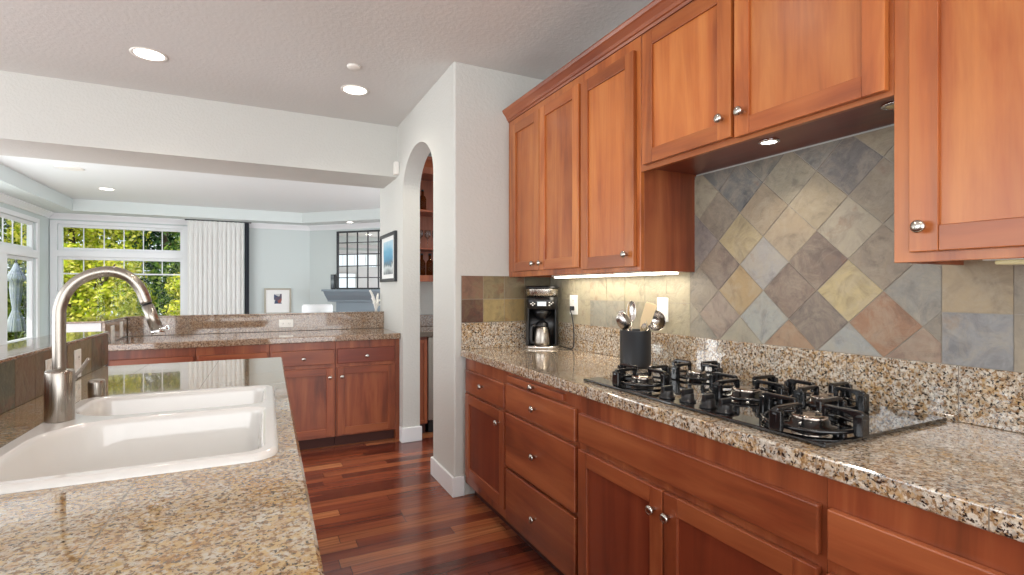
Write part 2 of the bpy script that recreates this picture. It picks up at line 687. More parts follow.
structure(MB().box(-4.0, 5.0, -3.0, 10.6, -0.12, 0.0).build('floor', 'floor'))
structure(MB().box(-4.0, 5.0, -3.0, 4.97, CEIL, CEIL + 0.15).build('ceiling', 'ceil'))
structure(MB().box(XW, XW + 0.15, -3.0, YR, 0, CEIL).build('wall_right', 'wall'))
rc_ = 0.014
cor = [(XA + rc_ - rc_ * math.cos(PI / 2 * i / 5), YR + rc_ - rc_ * math.sin(PI / 2 * i / 5)) for i in range(6)]
structure(MB().prism(cor + [(XW + 0.15, YR), (XW + 0.15, YR + 0.12), (XA, YR + 0.12)], 2, 0, CEIL).build('wall_return', 'wall'))
# archway wall with its round-topped opening
aY0, aY1, aS, aB = 3.41, 4.234, 2.10, 0.30
poly = [(YR + .12, 0), (aY0, 0)]
cyy, ra = (aY0 + aY1) / 2, (aY1 - aY0) / 2
for i in range(0, 33):
    a = PI - PI * i / 32
    poly.append((cyy + ra * math.cos(a), aS + aB * math.sin(a)))
poly += [(aY1, 0), (5.13, 0), (5.13, CEIL), (YR + .12, CEIL)]
structure(MB().prism(poly, 0, XA, XA + 0.145).build('wall_archway', 'wall'))
structure(MB().box(-4.0, XA, 4.42, 4.98, 2.262, CEIL).build('wall_header', 'wall'))
# baseboards
m = MB()
m.prism([(XA - .016, YR - .016), (1.155, YR - .016), (1.155, YR - .0005), (XA - .0005, YR - .0005), (XA - .0005, aY0 + .0005), (XA + .16, aY0 + .0005), (XA + .16, aY0 + .015), (XA - .016, aY0 + .015)], 2, 0.0005, .125, bev=.004)
structure(m.build('baseboard_near', 'trim'))
m = MB()
m.prism([(XA - .016, aY1 - .016), (XA + .16, aY1 - .016), (XA + .16, aY1 - .0005), (XA - .0005, aY1 - .0005), (XA - .0005, 4.30), (XA - .016, 4.30)], 2, 0.0005, .125, bev=.004)
structure(m.build('baseboard_far', 'trim'))
# half walls behind the far counter and behind the sink, with white ledges
structure(MB().box(-1.15, XA, 4.972, 5.10, 0, 1.060).build('wall_half_far', 'aqua'))
structure(MB().box(-1.15, -0.942, 4.30, 4.972, 0, 1.060).build('wall_half_left', 'trim'))
m = MB()
m.box(-1.18, XA - 0.001, 4.950, 5.17, 1.0605, 1.073, 0.003)
m.box(-1.18, -0.9195, 4.295, 4.950, 1.0605, 1.073, 0.003)
structure(m.build('trim_1', 'granite_far'))
o = structure(MB().box(-0.86, -0.722, -0.6, 3.17, 0, 1.066).build('wall_half_sink', 'aqua', base=(-0.72, 0.7, 0)))
pen_place(o, (-0.72, 0.7, 0))
o = structure(MB().box(-0.90, -0.7085, -0.6, 3.172, 1.0665, 1.078, 0.003).build('trim_2', 'granite_far', base=(-0.721, 0.702, 1.045)))
pen_place(o, (-0.721, 0.702, 1.045))

# ---- living room beyond the header
LZ, SZ, YB, XL = 2.65, 2.47, 10.30, -2.90
structure(MB().box(-4.0, 5.0, 4.98, 10.6, LZ, LZ + 0.15).build('ceiling_living', 'lceil'))
sof = [(XL, 4.98), (-2.5, 4.98), (-2.5, 9.84), (0.71, 9.84), (3.2, 7.35), (3.2, 4.98), (4.6, 4.98), (4.6, 6.58), (0.88, YB), (XL, YB)]
structure(MB().prism(sof, 2, SZ, LZ).build('ceiling_soffit', 'aqua_soffit'))

def wall_with_openings(name, axis, u0, u1, z1, openings, a, b, mat):
    """wall in a plane of constant axis; openings (u0,u1,z0,z1)"""
    m = MB()
    us = sorted(set([u0, u1] + [v for o in openings for v in o[:2]]))
    for ua, ub in zip(us, us[1:]):
        cuts = [(o[2], o[3]) for o in openings if o[0] <= ua + 1e-6 and o[1] >= ub - 1e-6]
        z = 0.0
        for c in sorted(cuts) + [(z1, z1)]:
            if c[0] > z + 1e-6:
                if axis == 1:
                    m.box(ua, ub, a, b, z, c[0])
                else:
                    m.box(a, b, ua, ub, z, c[0])
            z = c[1]
    bmesh.ops.remove_doubles(m.bm, verts=list(m.bm.verts), dist=1e-5)
    return structure(m.build(name, mat))


FW = (-2.80, -1.14)
wall_with_openings('wall_back', 1, XL, 1.0, LZ, [(FW[0], FW[1], 0.45, 1.80), (FW[0], FW[1], 1.90, 2.31)], YB, YB + 0.16, 'aqua')
LW = [(6.9, 7.95), (8.2, 9.76)]
op = []
for y0, y1 in LW:
    op += [(y1 - 1.0, y1, 0.55, 1.74), (y0, y1, 1.85, 2.26)]
wall_with_openings('wall_left', 0, 4.42, YB, LZ + 0.02, op, XL - 0.10, XL, 'aqua')
wall_with_openings('wall_left_kitchen', 0, -3.0, 4.42, CEIL, [(-0.95, 4.15, 0.10, 2.58)], -4.10, -3.98, 'wall')  # opening shaped to frame the added side fill light, no window known here
E2 = Vector((1, -1, 0)).normalized()
N2 = Vector((-1, -1, 0)).normalized()
ROT2 = math.atan2(E2.y, E2.x)
CORN = Vector((0.88, YB, 0))
CH = Matrix.Translation(CORN) @ Matrix.Rotation(ROT2, 4, 'Z')     # local x along chamfer wall, local -y into the room
structure(MB().box(-0.0, 4.6, 0.0, 0.14, 0, LZ, mat=CH).build('wall_chamfer', 'aqua'))
# crown trim along the living-room walls
cp = [(0, 0), (0, -0.085), (0.018, -0.085), (0.03, -0.06), (0.07, -0.02), (0.085, -0.012), (0.085, 0)]
m = MB()
m.prism([(YB - a, SZ + b) for a, b in cp], 0, XL, 0.90)
structure(m.build('trim_3', 'trim'))
m = MB()
m.prism([(XL + a, SZ + b) for a, b in cp], 1, 4.98, YB - 0.08)
structure(m.build('trim_4', 'trim'))
m = MB()
m.X = CH
m.prism([(-a, SZ + b) for a, b in cp], 0, 0.03, 4.5)
structure(m.build('trim_5', 'trim'))


def window(name, axis, u0, u1, z0, z1, plane, depth, nlite, band=None, into=-1):
    """frame, muntins and pane set in a wall opening; plane = room-side wall face"""
    def bx(m, ua, ub, za, zb, pa, pb, bev=0.003):
        if axis == 1:
            m.box(ua, ub, plane + pa, plane + pb, za, zb, bev)
        else:
            m.box(plane - pb, plane - pa, ua, ub, za, zb, bev)
    w = 0.045
    fa_, fb_ = (0.03, 0.11) if depth > .1 else (0.025, 0.085)
    pa_ = fa_ + .045 if depth > .1 else 0.055
    f = MB()
    bx(f, u0, u0 + w, z0, z1, fa_, fb_)
    bx(f, u1 - w, u1, z0, z1, fa_, fb_)
    bx(f, u0 + w, u1 - w, z0, z0 + w, fa_, fb_)
    bx(f, u0 + w, u1 - w, z1 - w, z1, fa_, fb_)
    fo = structure(f.build(name, 'trim'))
    BASE[fo.name] = Vector((0, 0, 0))
    p = MB()
    bx(p, u0 + w * .6, u1 - w * .6, z0 + w * .6, z1 - w * .6, pa_, pa_ + .006, 0)
    p.build('pane', 'glass', fo)
    if nlite:
        g = MB()
        zb = z0 + w if band is None else band
        for i in range(1, nlite):
            u = u0 + w + (u1 - u0 - 2 * w) * i / nlite
            bx(g, u - 0.007, u + 0.007, zb, z1 - w, pa_ - .013, pa_, 0.002)
        if band:
            bx(g, u0 + w, u1 - w, band - 0.012, band + 0.012, pa_ - .013, pa_ + .0005, 0.002)
        g.build('muntins', 'trim', fo)
    return fo


window('window_1', 1, FW[0], FW[1], 1.90, 2.31, YB, 0.16, 6)
window('window_2', 1, FW[0], FW[1], 0.45, 1.80, YB, 0.16, 6, band=1.533)
n_ = 3
for y0, y1 in LW:
    window('window_%d' % n_, 0, y0, y1, 1.85, 2.26, XL, 0.02, 5)
    window('window_%d' % (n_ + 1), 0, y1 - 1.0, y1, 0.55, 1.74, XL, 0.02, 0)
    n_ += 2
# casings around the windows
m = MB()
for x in (FW[0] - 0.085, FW[1]):
    m.box(x, x + 0.085, YB - 0.022, YB, 0.36, 2.36, 0.004)
for z0, z1 in ((0.36, 0.45), (1.80, 1.90), (2.31, 2.36)):
    m.box(FW[0], FW[1], YB - 0.022, YB, z0, z1, 0.004)
m.box(FW[0] - 0.10, FW[1] + 0.10, YB - 0.05, YB, 0.33, 0.36, 0.004)
structure(m.build('trim_6', 'trim'))
m = MB()
for y0, y1 in LW:
    for y in (y0 - 0.085, y1):
        m.box(XL, XL + 0.022, y, y + 0.085, 0.46, 2.32, 0.004)
    m.box(XL, XL + 0.022, y0, y1 - 1.0, 0.46, 1.74, 0.004)
    for ya, z0, z1 in ((y1 - 1.0, 0.46, 0.55), (y0, 1.74, 1.85), (y0, 2.26, 2.32)):
        m.box(XL, XL + 0.022, ya, y1, z0, z1, 0.004)
structure(m.build('trim_7', 'trim'))


# ------------------------------------------------------------------ cabinet kit
def knob(parent, c, d, label=None):
    """round nickel knob at c standing out along d"""
    m = MB()
    m.lathe([(0.007, 0.0), (0.0065, 0.012), (0.010, 0.015), (0.0155, 0.019), (0.0160, 0.023), (0.013, 0.0275), (0.006, 0.0295), (0.0, 0.030)], c, 20, d, cap=False)
    return m.build('knob', 'knob_steel', parent)


def shaker(parent, name, face, u0, u1, z0, z1, tone, kn=None, st=0.058, ptone=None):
    """shaker door. face = ('x', xplane, dir) : door back on xplane, room towards dir;  u is the other horizontal axis"""
    ax, p, d = face
    T = 0.020
    def bx(m, ua, ub, za, zb, a, b, bev):
        a, b = p + d * a, p + d * b
        if ax == 'x':
            m.box(a, b, ua, ub, za, zb, bev)
        else:
            m.box(ua, ub, a, b, za, zb, bev)
    m = MB()
    bx(m, u0, u0 + st, z0, z1, 0, T, 0.0022)
    bx(m, u1 - st, u1, z0, z1, 0, T, 0.0022)
    m.mi = 1
    bx(m, u0 + st, u1 - st, z0, z0 + st, 0, T - .0004, 0.0022)
    bx(m, u0 + st, u1 - st, z1 - st, z1, 0, T - .0004, 0.0022)
    hz = tone + ('_y' if ax == 'x' else '_x')
    dr = m.build(name, [tone + '_z', hz], parent)
    q = MB()
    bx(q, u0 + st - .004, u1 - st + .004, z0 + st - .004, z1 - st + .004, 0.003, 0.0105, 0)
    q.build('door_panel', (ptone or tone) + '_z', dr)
    if kn:
        c = (p + d * T, kn[0], kn[1]) if ax == 'x' else (kn[0], p + d * T, kn[1])
        knob(dr, c, (d, 0, 0) if ax == 'x' else (0, d, 0))
    return dr


def drawer(parent, name, face, u0, u1, z0, z1, tone, kn=None):
    ax, p, d = face
    T = 0.020
    m = MB()
    if ax == 'x':
        m.box(p, p + d * T, u0, u1, z0, z1, 0.004)
    else:
        m.box(u0, u1, p, p + d * T, z0, z1, 0.004)
    dr = m.build(name, tone + ('_y' if ax == 'x' else '_x'), parent)
    if kn:
        c = (p + d * T, kn[0], kn[1]) if ax == 'x' else (kn[0], p + d * T, kn[1])
        knob(dr, c, (d, 0, 0) if ax == 'x' else (0, d, 0))
    return dr


def carcass(parent, face, back, u0, u1, z0, z1, tone, toe=0.0):
    ax, p, d = face
    m = MB()
    if ax == 'x':
        m.box(p, back, u0, u1, z0, z1, 0.001)
    else:
        m.box(u0, u1, p, back, z0, z1, 0.001)
    c = m.build('carcass', tone + '_z', parent)
    if toe:
        m = MB()
        if ax == 'x':
            m.box(p - d * 0.06, back, u0 + .0005, u1 - .0005, 0.0, z0)
        else:
            m.box(u0 + .0005, u1 - .0005, p - d * 0.06, back, 0.0, z0)
        m.build('toe_kick', 'toe', parent)
    return c


# ------------------------------------------------------------------ right-hand base cabinets
FB = ('x', 1.160, -1)
CB = 0.868
GB = 'base cabinets under the cooktop counter'
bc = root('base_cabinet', 'narrow cherry base cabinet with one drawer over one door, beside the archway pier', 'cabinet', (1.47, 2.67, 0), GB)
carcass(bc, FB, XW - .005, 2.372, YR - .018, 0.085, CB, 'red', 1)
drawer(bc, 'drawer', FB, 2.385, 2.930, 0.666, 0.797, 'red', (2.69 - .03, 0.735))
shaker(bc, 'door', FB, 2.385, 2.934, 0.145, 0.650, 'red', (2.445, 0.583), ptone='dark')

bc = root('base_cabinet', 'cherry base cabinet of three stacked drawers with a pull-out board ajar above them', 'cabinet', (1.47, 2.04, 0), GB)
carcass(bc, FB, XW - .005, 1.713, 2.371, 0.085, CB, 'red', 1)
m = MB().box(1.139, 1.40, 1.815, 2.345, 0.820, 0.849, 0.003)
bd = m.build('pull_out_board', 'red_y', bc)
knob(bd, (1.139, 2.06, 0.835), (-1, 0, 0))
drawer(bc, 'drawer', FB, 1.727, 2.365, 0.672, 0.806, 'red', (2.05, 0.738))
drawer(bc, 'drawer', FB, 1.727, 2.365, 0.384, 0.655, 'red', (2.05, 0.518))
drawer(bc, 'drawer', FB, 1.727, 2.365, 0.100, 0.366, 'red', (2.05, 0.232))

bc = root('base_cabinet', 'wide two-door cherry base cabinet with a plain false front below the black cooktop', 'cabinet', (1.47, 1.21, 0), GB)
carcass(bc, FB, XW - .005, 0.719, 1.712, 0.085, CB, 'red', 1)
drawer(bc, 'false_front', FB, 0.729, 1.698, 0.682, 0.797, 'red')
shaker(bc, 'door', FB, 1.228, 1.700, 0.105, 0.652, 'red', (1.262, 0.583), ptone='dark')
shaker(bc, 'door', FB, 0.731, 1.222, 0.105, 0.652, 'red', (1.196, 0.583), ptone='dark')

bc = root('base_cabinet', 'cherry base cabinet with wide drawer at the near right end of the counter', 'cabinet', (1.47, 0.26, 0), GB)
carcass(bc, FB, XW - .005, -0.25, 0.718, 0.085, CB, 'red', 1)
drawer(bc, 'drawer', FB, -0.235, 0.708, 0.682, 0.797, 'red', (0.236, 0.74))
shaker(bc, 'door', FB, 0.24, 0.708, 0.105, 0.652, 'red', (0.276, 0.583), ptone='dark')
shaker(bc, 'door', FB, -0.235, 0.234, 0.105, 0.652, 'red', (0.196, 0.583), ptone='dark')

# countertop with upstand
ct = root('countertop', 'long speckled gold granite countertop with upstand under the cooktop and coffee maker', 'countertop', (1.1285, 0.42, 0.868))
m = MB().box(1.131, XW - .002, -0.5, YR - .002, 0.868, 0.914, 0.006, 3)
m.build('slab', 'granite', ct)
m = MB()
m.box(XW - .020, XW - .001, -0.5, YR - .021, 0.9142, 1.072, 0.003)
m.box(1.135, XW - .001, YR - .021, YR - .001, 0.9142, 1.077, 0.003)
m.build('upstand', 'granite', ct)

# ------------------------------------------------------------------ slate backsplash
def clip(poly, lo, hi):
    """Sutherland-Hodgman against an axis-aligned rectangle"""
    for ax in (0, 1):
        for sgn, lim in ((1, lo[ax]), (-1, hi[ax])):
            out = []
            for i in range(len(poly)):
                a, b = poly[i], poly[(i + 1) % len(poly)]
                da, db = sgn * (a[ax] - lim), sgn * (b[ax] - lim)
                if da >= 0:
                    out.append(a)
                if (da >= 0) != (db >= 0):
                    t = da / (da - db)
                    out.append((a[0] + t * (b[0] - a[0]), a[1] + t * (b[1] - a[1])))
            poly = out
            if not poly:
                return []
    return poly


def inset(poly, d):
    n = len(poly)
    area = sum(poly[i][0] * poly[(i + 1) % n][1] - poly[(i + 1) % n][0] * poly[i][1] for i in range(n)) / 2
    if abs(area) < 2e-4:
        return []
    s = 1 if area > 0 else -1
    lines = []
    for i in range(n):
        a, b = Vector(poly[i]), Vector(poly[(i + 1) % n])
        t = b - a
        if t.length < 1e-5:
            return []
        t.normalize()
        nn = Vector((-t.y, t.x)) * s
        lines.append((a + nn * d, t))
    out = []
    for i in range(n):
        p, t = lines[i - 1]
        q, u = lines[i]
        den = t.x * u.y - t.y * u.x
        if abs(den) < 1e-6:
            out.append(tuple(q))
            continue
        k = ((q.x - p.x) * u.y - (q.y - p.y) * u.x) / den
        out.append((p.x + t.x * k, p.y + t.y * k))
    return out


DC = {(-2, 0): (168, 138, 116), (0, 0): (166, 168, 164), (2, 0): (176, 140, 108), (4, 0): (166, 160, 140), (6, 0): (158, 150, 134),
      (-3, 1): (150, 140, 126), (-1, 1): (172, 126, 94), (1, 1): (138, 122, 110), (3, 1): (172, 174, 166), (5, 1): (166, 146, 130), (7, 1): (168, 158, 138),
      (-2, 2): (156, 152, 142), (0, 2): (204, 182, 128), (2, 2): (146, 124, 108), (4, 2): (186, 156, 108), (6, 2): (152, 140, 124),
      (-3, 3): (150, 144, 132), (-1, 3): (158, 142, 122), (1, 3): (136, 116, 102), (3, 3): (172, 168, 162), (5, 3): (144, 126, 112), (7, 3): (146, 142, 134),
      (-2, 4): (160, 150, 132), (0, 4): (182, 170, 146), (2, 4): (178, 158, 128), (4, 4): (190, 170, 124), (6, 4): (152, 142, 136),
      (-3, 5): (160, 146, 126), (-1, 5): (162, 148, 126), (1, 5): (168, 152, 122), (3, 5): (168, 148, 118), (5, 5): (148, 136, 118), (7, 5): (150, 146, 138),
      (-2, 6): (170, 156, 130), (0, 6): (128, 122, 118), (2, 6): (158, 148, 124), (4, 6): (118, 121, 120), (6, 6): (178, 168, 142),
      (-3, 7): (150, 146, 140), (-1, 7): (178, 162, 132), (1, 7): (134, 132, 126), (3, 7): (128, 125, 114), (5, 7): (120, 122, 120), (7, 7): (140, 138, 130)}
sb = root('slate_backsplash', 'multicoloured slate tile backsplash set diagonally behind the cooktop', 'backsplash', (XW - .012, 1.8, 1.072))
m = MB()
HD, H = 0.1078, 0.1065
lo, hi = (0.769, 1.072), (1.733, 1.80)
for k in range(0, 9):
    for i in range(-4, 9):
        if (i + k) % 2:
            continue
        c = (1.03 + HD * i, 1.07 + H * k)
        p = inset(clip([(c[0] - HD, c[1]), (c[0], c[1] - H), (c[0] + HD, c[1]), (c[0], c[1] + H)], lo, hi), 0.0017)
        if len(p) < 3:
            continue
        col = DC.get((i, k), (150, 142, 128))
        gm = sum(col) / 3
        col = [gm + (c_ - gm) * .8 for c_ in col]
        m.prism(p, 0, XW - 0.0115 - random.uniform(0, .0012), XW - 0.002, 0.0, rgb(*col))
m.build('diamond_field', 'slate', sb)
m = MB()
pal = [(176, 166, 134), (186, 172, 136), (170, 164, 138), (166, 156, 126), (192, 178, 142), (160, 158, 142)]
pal = [[sum(c) / 3 + (v - sum(c) / 3) * .7 for v in c] for c in pal]
cols = [1.733, 1.886, 2.043, 2.20, 2.358, 2.52, 2.684, 2.84, YR - .012]
rnd = random.Random(3)
for a, b in zip(cols, cols[1:]):
    for z0, z1 in ((1.072, 1.222), (1.222, 1.372)):
        m.prism(inset([(a, z0), (b, z0), (b, z1), (a, z1)], 0.0012), 0, XW - 0.0115 - rnd.uniform(0, .001), XW - 0.002, 0.0, rgb(*rnd.choice(pal)))
m.build('square_field', 'slate', sb)
m = MB()
cr = [(0.769, 0.611), (0.611, 0.453), (0.453, 0.295), (0.295, 0.137), (0.137, -0.02), (-0.02, -0.18)]
for j, (b, a) in enumerate(cr):
    for r_, (z0, z1) in enumerate(((1.072, 1.222), (1.222, 1.372))):
        col = (158, 158, 158) if (j, r_) == (0, 0) else (178, 160, 132) if (j, r_) == (0, 1) else rnd.choice([(172, 160, 138), (160, 150, 134)])
        m.prism(inset([(a, z0), (b, z0), (b, z1), (a, z1)], 0.0012), 0, XW - 0.0115, XW - 0.002, 0.0, rgb(*col))
m.build('square_field', 'slate', sb)
m = MB()
m.box(XW - 0.0098, XW - 0.001, 0.769, 1.733, 1.072, 1.80)
m.box(XW - 0.0098, XW - 0.001, -0.2, 0.769, 1.072, 1.37)
m.box(XW - 0.0098, XW - 0.001, 1.733, YR - .012, 1.072, 1.37)
m.build('grout', 'grout', sb)

rb = root('slate_backsplash', 'short run of dark rustic slate tiles on the return wall behind the coffee maker', 'backsplash', (1.46, YR - .01, 1.077))
m = MB()
xs = [1.135, 1.281, 1.429, 1.577, XW - .013]
rc = [[(140, 104, 84), (150, 134, 100), (138, 122, 96), (120, 110, 92)], [(98, 64, 50), (176, 154, 104), (166, 140, 92), (140, 126, 96)]]
for j, (a, b) in enumerate(zip(xs, xs[1:])):
    for r_, (z0, z1) in enumerate(((1.225, 1.372), (1.078, 1.225))):
        m.prism(inset([(a, z0), (b, z0), (b, z1), (a, z1)], 0.0012), 1, YR - 0.0115, YR - 0.002, 0.0, rgb(*rc[r_][j]))
m.build('square_field', 'slate_dark', rb)
MB().box(1.135, XW - .013, YR - .0105, YR - .001, 1.078, 1.372).build('grout', 'grout', rb)

# ------------------------------------------------------------------ upper cabinets
FU = ('x', 1.465, -1)
GU = 'cherry wall cabinets along the right wall'
ZB, ZT = 1.366, 2.372
def box_carcass(parent, u0, u1, z0, z1, tone='honey', bottom_recess=0.018):
    """face frame, sides, top, recessed bottom"""
    m = MB()
    m.box(1.465, 1.485, u0, u1, z0, z1, 0.0012)
    m.build('face_frame', tone + '_z', parent)
    m = MB()
    m.box(1.485, XW - .001, u0, u0 + .018, z0, z1, 0.001)
    m.box(1.485, XW - .001, u1 - .018, u1, z0, z1, 0.001)
    m.box(1.485, XW - .001, u0 + .018, u1 - .018, z0 + bottom_recess, z0 + bottom_recess + .018)
    m.box(1.485, XW - .001, u0 + .018, u1 - .018, z1 - .018, z1)
    m.box(XW - .008, XW - .002, u0 + .018, u1 - .018, z0 + .03, z1 - .018)
    m.build('carcass', 'red_z', parent)

uc = root('wall_cabinet', 'tall two-door cherry wall cabinet nearest the archway, above the coffee maker', 'cabinet', (1.6, 2.54, ZB), GU)
box_carcass(uc, 2.137, 2.945, ZB, ZT)
shaker(uc, 'door', FU, 2.556, 2.914, 1.398, 2.325, 'honey', (2.605, 1.437))
shaker(uc, 'door', FU, 2.150, 2.548, 1.398, 2.325, 'honey', (2.520, 1.437))
uc = root('wall_cabinet', 'tall single-door cherry wall cabinet left of the cooktop, above the utensil crock', 'cabinet', (1.6, 1.91, ZB), GU)
box_carcass(uc, 1.705, 2.136, ZB, ZT)
shaker(uc, 'door', FU, 1.731, 2.130, 1.386, 2.318, 'honey', (1.772, 1.440))
uc = root('wall_cabinet', 'short wide two-door cherry wall cabinet over the cooktop', 'cabinet', (1.6, 1.2, 1.78), GU)
ZH = 1.788
m = MB()
m.box(1.465, 1.485, 0.736, 1.704, ZH, ZT, 0.0012)
m.build('face_frame', 'honey_y', uc)
m = MB()
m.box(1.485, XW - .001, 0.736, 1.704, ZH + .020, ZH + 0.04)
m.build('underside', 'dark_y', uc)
m = MB()
m.box(1.485, XW - .001, 0.736, 0.754, ZH + 0.04, ZT)
m.box(1.485, XW - .001, 1.686, 1.704, ZH + 0.04, ZT)
m.box(1.485, XW - .001, 0.754, 1.686, ZT - .018, ZT)
m.build('carcass', 'red_z', uc)
shaker(uc, 'door', FU, 1.226, 1.674, 1.810, 2.352, 'honey', (1.262, 1.880))
shaker(uc, 'door', FU, 0.747, 1.212, 1.802, 2.352, 'honey', (1.180, 1.880))
uc = root('wall_cabinet', 'tall honey cherry wall cabinet at the right, nearest the viewer', 'cabinet', (1.6, 0.4, ZB), GU)
box_carcass(uc, 0.23, 0.7355, 1.356, ZT)
shaker(uc, 'door', FU, 0.262, 0.694, 1.380, 2.33, 'honey', (0.664, 1.440), st=0.062)

cm = MB()
prof = [(1.470, 2.374), (1.462, 2.374), (1.458, 2.385), (1.452, 2.388), (1.448, 2.402), (1.432, 2.422), (1.426, 2.428), (1.420, 2.440), (1.420, 2.446), (1.470, 2.446)]
cm.prism([(x, z) for x, z in prof], 1, 0.23, YR - .001)
cm.box(1.470, XW - .001, 0.23, YR - .001, 2.375, 2.44)
tag(cm.build('crown_molding', 'red_y', base=(1.45, 1.6, 2.374)), 'dark red cherry crown molding running along the top of the wall cabinets', 'crown molding')
# filler strip between the first cabinet and the return wall
cm = MB().box(1.468, 1.485, 2.9455, YR - .001, ZB, ZT)
tag(cm.build('filler_strip', 'honey_z', base=(1.475, 2.967, ZB)), 'narrow cherry filler strip between wall cabinet and grey return wall', 'filler strip')

# under-cabinet lights
def under_light(y0, y1, x, z, on, label):
    r = root('under_cabinet_light', label, 'light', (x, (y0 + y1) / 2, z))
    MB().box(x - .045, x + .045, y0, y1, z, z + 0.018, 0.003).build('housing', 'plastic', r)
    MB().box(x - .038, x + .038, y0 + .02, y1 - .02, z - 0.010, z, 0.004).build('lens', 'strip' if on else 'strip_off', r)
    if on:
        ld = bpy.data.lights.new('strip_light', 'AREA')
        ld.shape = 'RECTANGLE'
        ld.size = 0.07
        ld.size_y = y1 - y0 - .04
        ld.energy = 2.0
        ld.color = (1.0, 0.92, 0.76)
        lo_ = bpy.data.objects.new('strip_light', ld)
        COL.objects.link(lo_)
        lo_.parent = r
        lo_.location = (0, 0, -0.014)
under_light(1.725, 2.74, 1.685, ZB, True, 'long lit white strip light under the wall cabinets above the utensil crock')
under_light(0.26, 0.585, 1.58, 1.356, False, 'pale yellow strip light under the near right wall cabinet')
# hood puck lights
def puck(y, on, label):
    r = root('puck_light', label, 'light', (1.60, y, ZH), 'round lights under the hood cabinet')
    MB().lathe([(0.034, 0.020), (0.034, 0.014), (0.026, 0.012), (0.026, 0.016)], (1.60, y, ZH), 28).build('ring', 'chrome', r)
    MB().lathe([(0.0255, 0.0195), (0.0255, 0.014), (0.015, 0.0125), (0.0, 0.012)], (1.60, y, ZH), 28, cap=False).build('lens', 'lamp' if on else 'strip_off', r)
    if on:
        ld = bpy.data.lights.new('puck_lamp', 'SPOT')
        ld.energy = 5
        ld.spot_size = math.radians(120)
        ld.spot_blend = 0.7
        ld.shadow_soft_size = 0.025
        ld.color = (1, 0.9, 0.75)
        lo_ = bpy.data.objects.new('puck_lamp', ld)
        COL.objects.link(lo_)
        lo_.parent = r
        lo_.location = (0, 0, 0.008)
puck(1.195, True, 'small lit round puck light under the cabinet over the cooktop')
puck(0.80, False, 'small unlit round puck light at the right end under the cabinet over the cooktop')


# ------------------------------------------------------------------ outlets
def outlet(c, face, label, rot=0.0, group=None, w=0.072, h=0.117, horizontal=False, plug=False):
    """white wall plate; face 'x-' looks to -x, 'y-' to -y, 'x+' to +x"""
    r = root('outlet', label, 'outlet', c, group)
    R = {'y-': 0.0, 'x-': -PI / 2, 'x+': PI / 2}[face]
    X = Matrix.Translation(Vector(c)) @ Matrix.Rotation(R + rot, 4, 'Z')
    if horizontal:
        w, h = h, w
    m = MB()
    m.X = X
    m.box(-w / 2, w / 2, -0.006, 0.0, -h / 2, h / 2, 0.002)
    m.build('wall_plate', 'plastic', r)
    for s in (-1, 1):
        m = MB()
        m.X = X
        cx, cz = (s * 0.026, 0) if horizontal else (0, s * 0.026)
        m.box(cx - .016, cx + .016, -0.0075, -0.005, cz - .014, cz + .014, 0.001)
        so = m.build('socket', 'plastic', r)
        m = MB()
        m.X = X
        for dx in (-.006, .006):
            m.box(cx + dx - .0011, cx + dx + .0011, -0.0079, -0.006, cz - .004, cz + .006)
        m.box(cx - .002, cx + .002, -0.0079, -0.006, cz - .011, cz - .008)
        m.build('slots', 'slot', so)
    return r


outlet((XW - .0125, 2.69, 1.190), 'x-', 'white outlet behind the coffee maker with the black plug in it', w=0.085, h=0.122)
outlet((XW - .0125, 1.905, 1.188), 'x-', 'white outlet on slate half hidden behind the ladle in the crock', w=0.075)
outlet((0.225, 4.949, 0.984), 'y-', 'white horizontal outlet on the granite upstand of the far counter', horizontal=True)
outlet((-0.9205, 4.49, 0.972), 'x+', 'white outlet on the granite end, the one nearer the sink', group=None)
outlet((-0.9205, 4.75, 0.985), 'x+', 'white outlet on the granite end, the one deeper in the corner', group=None)

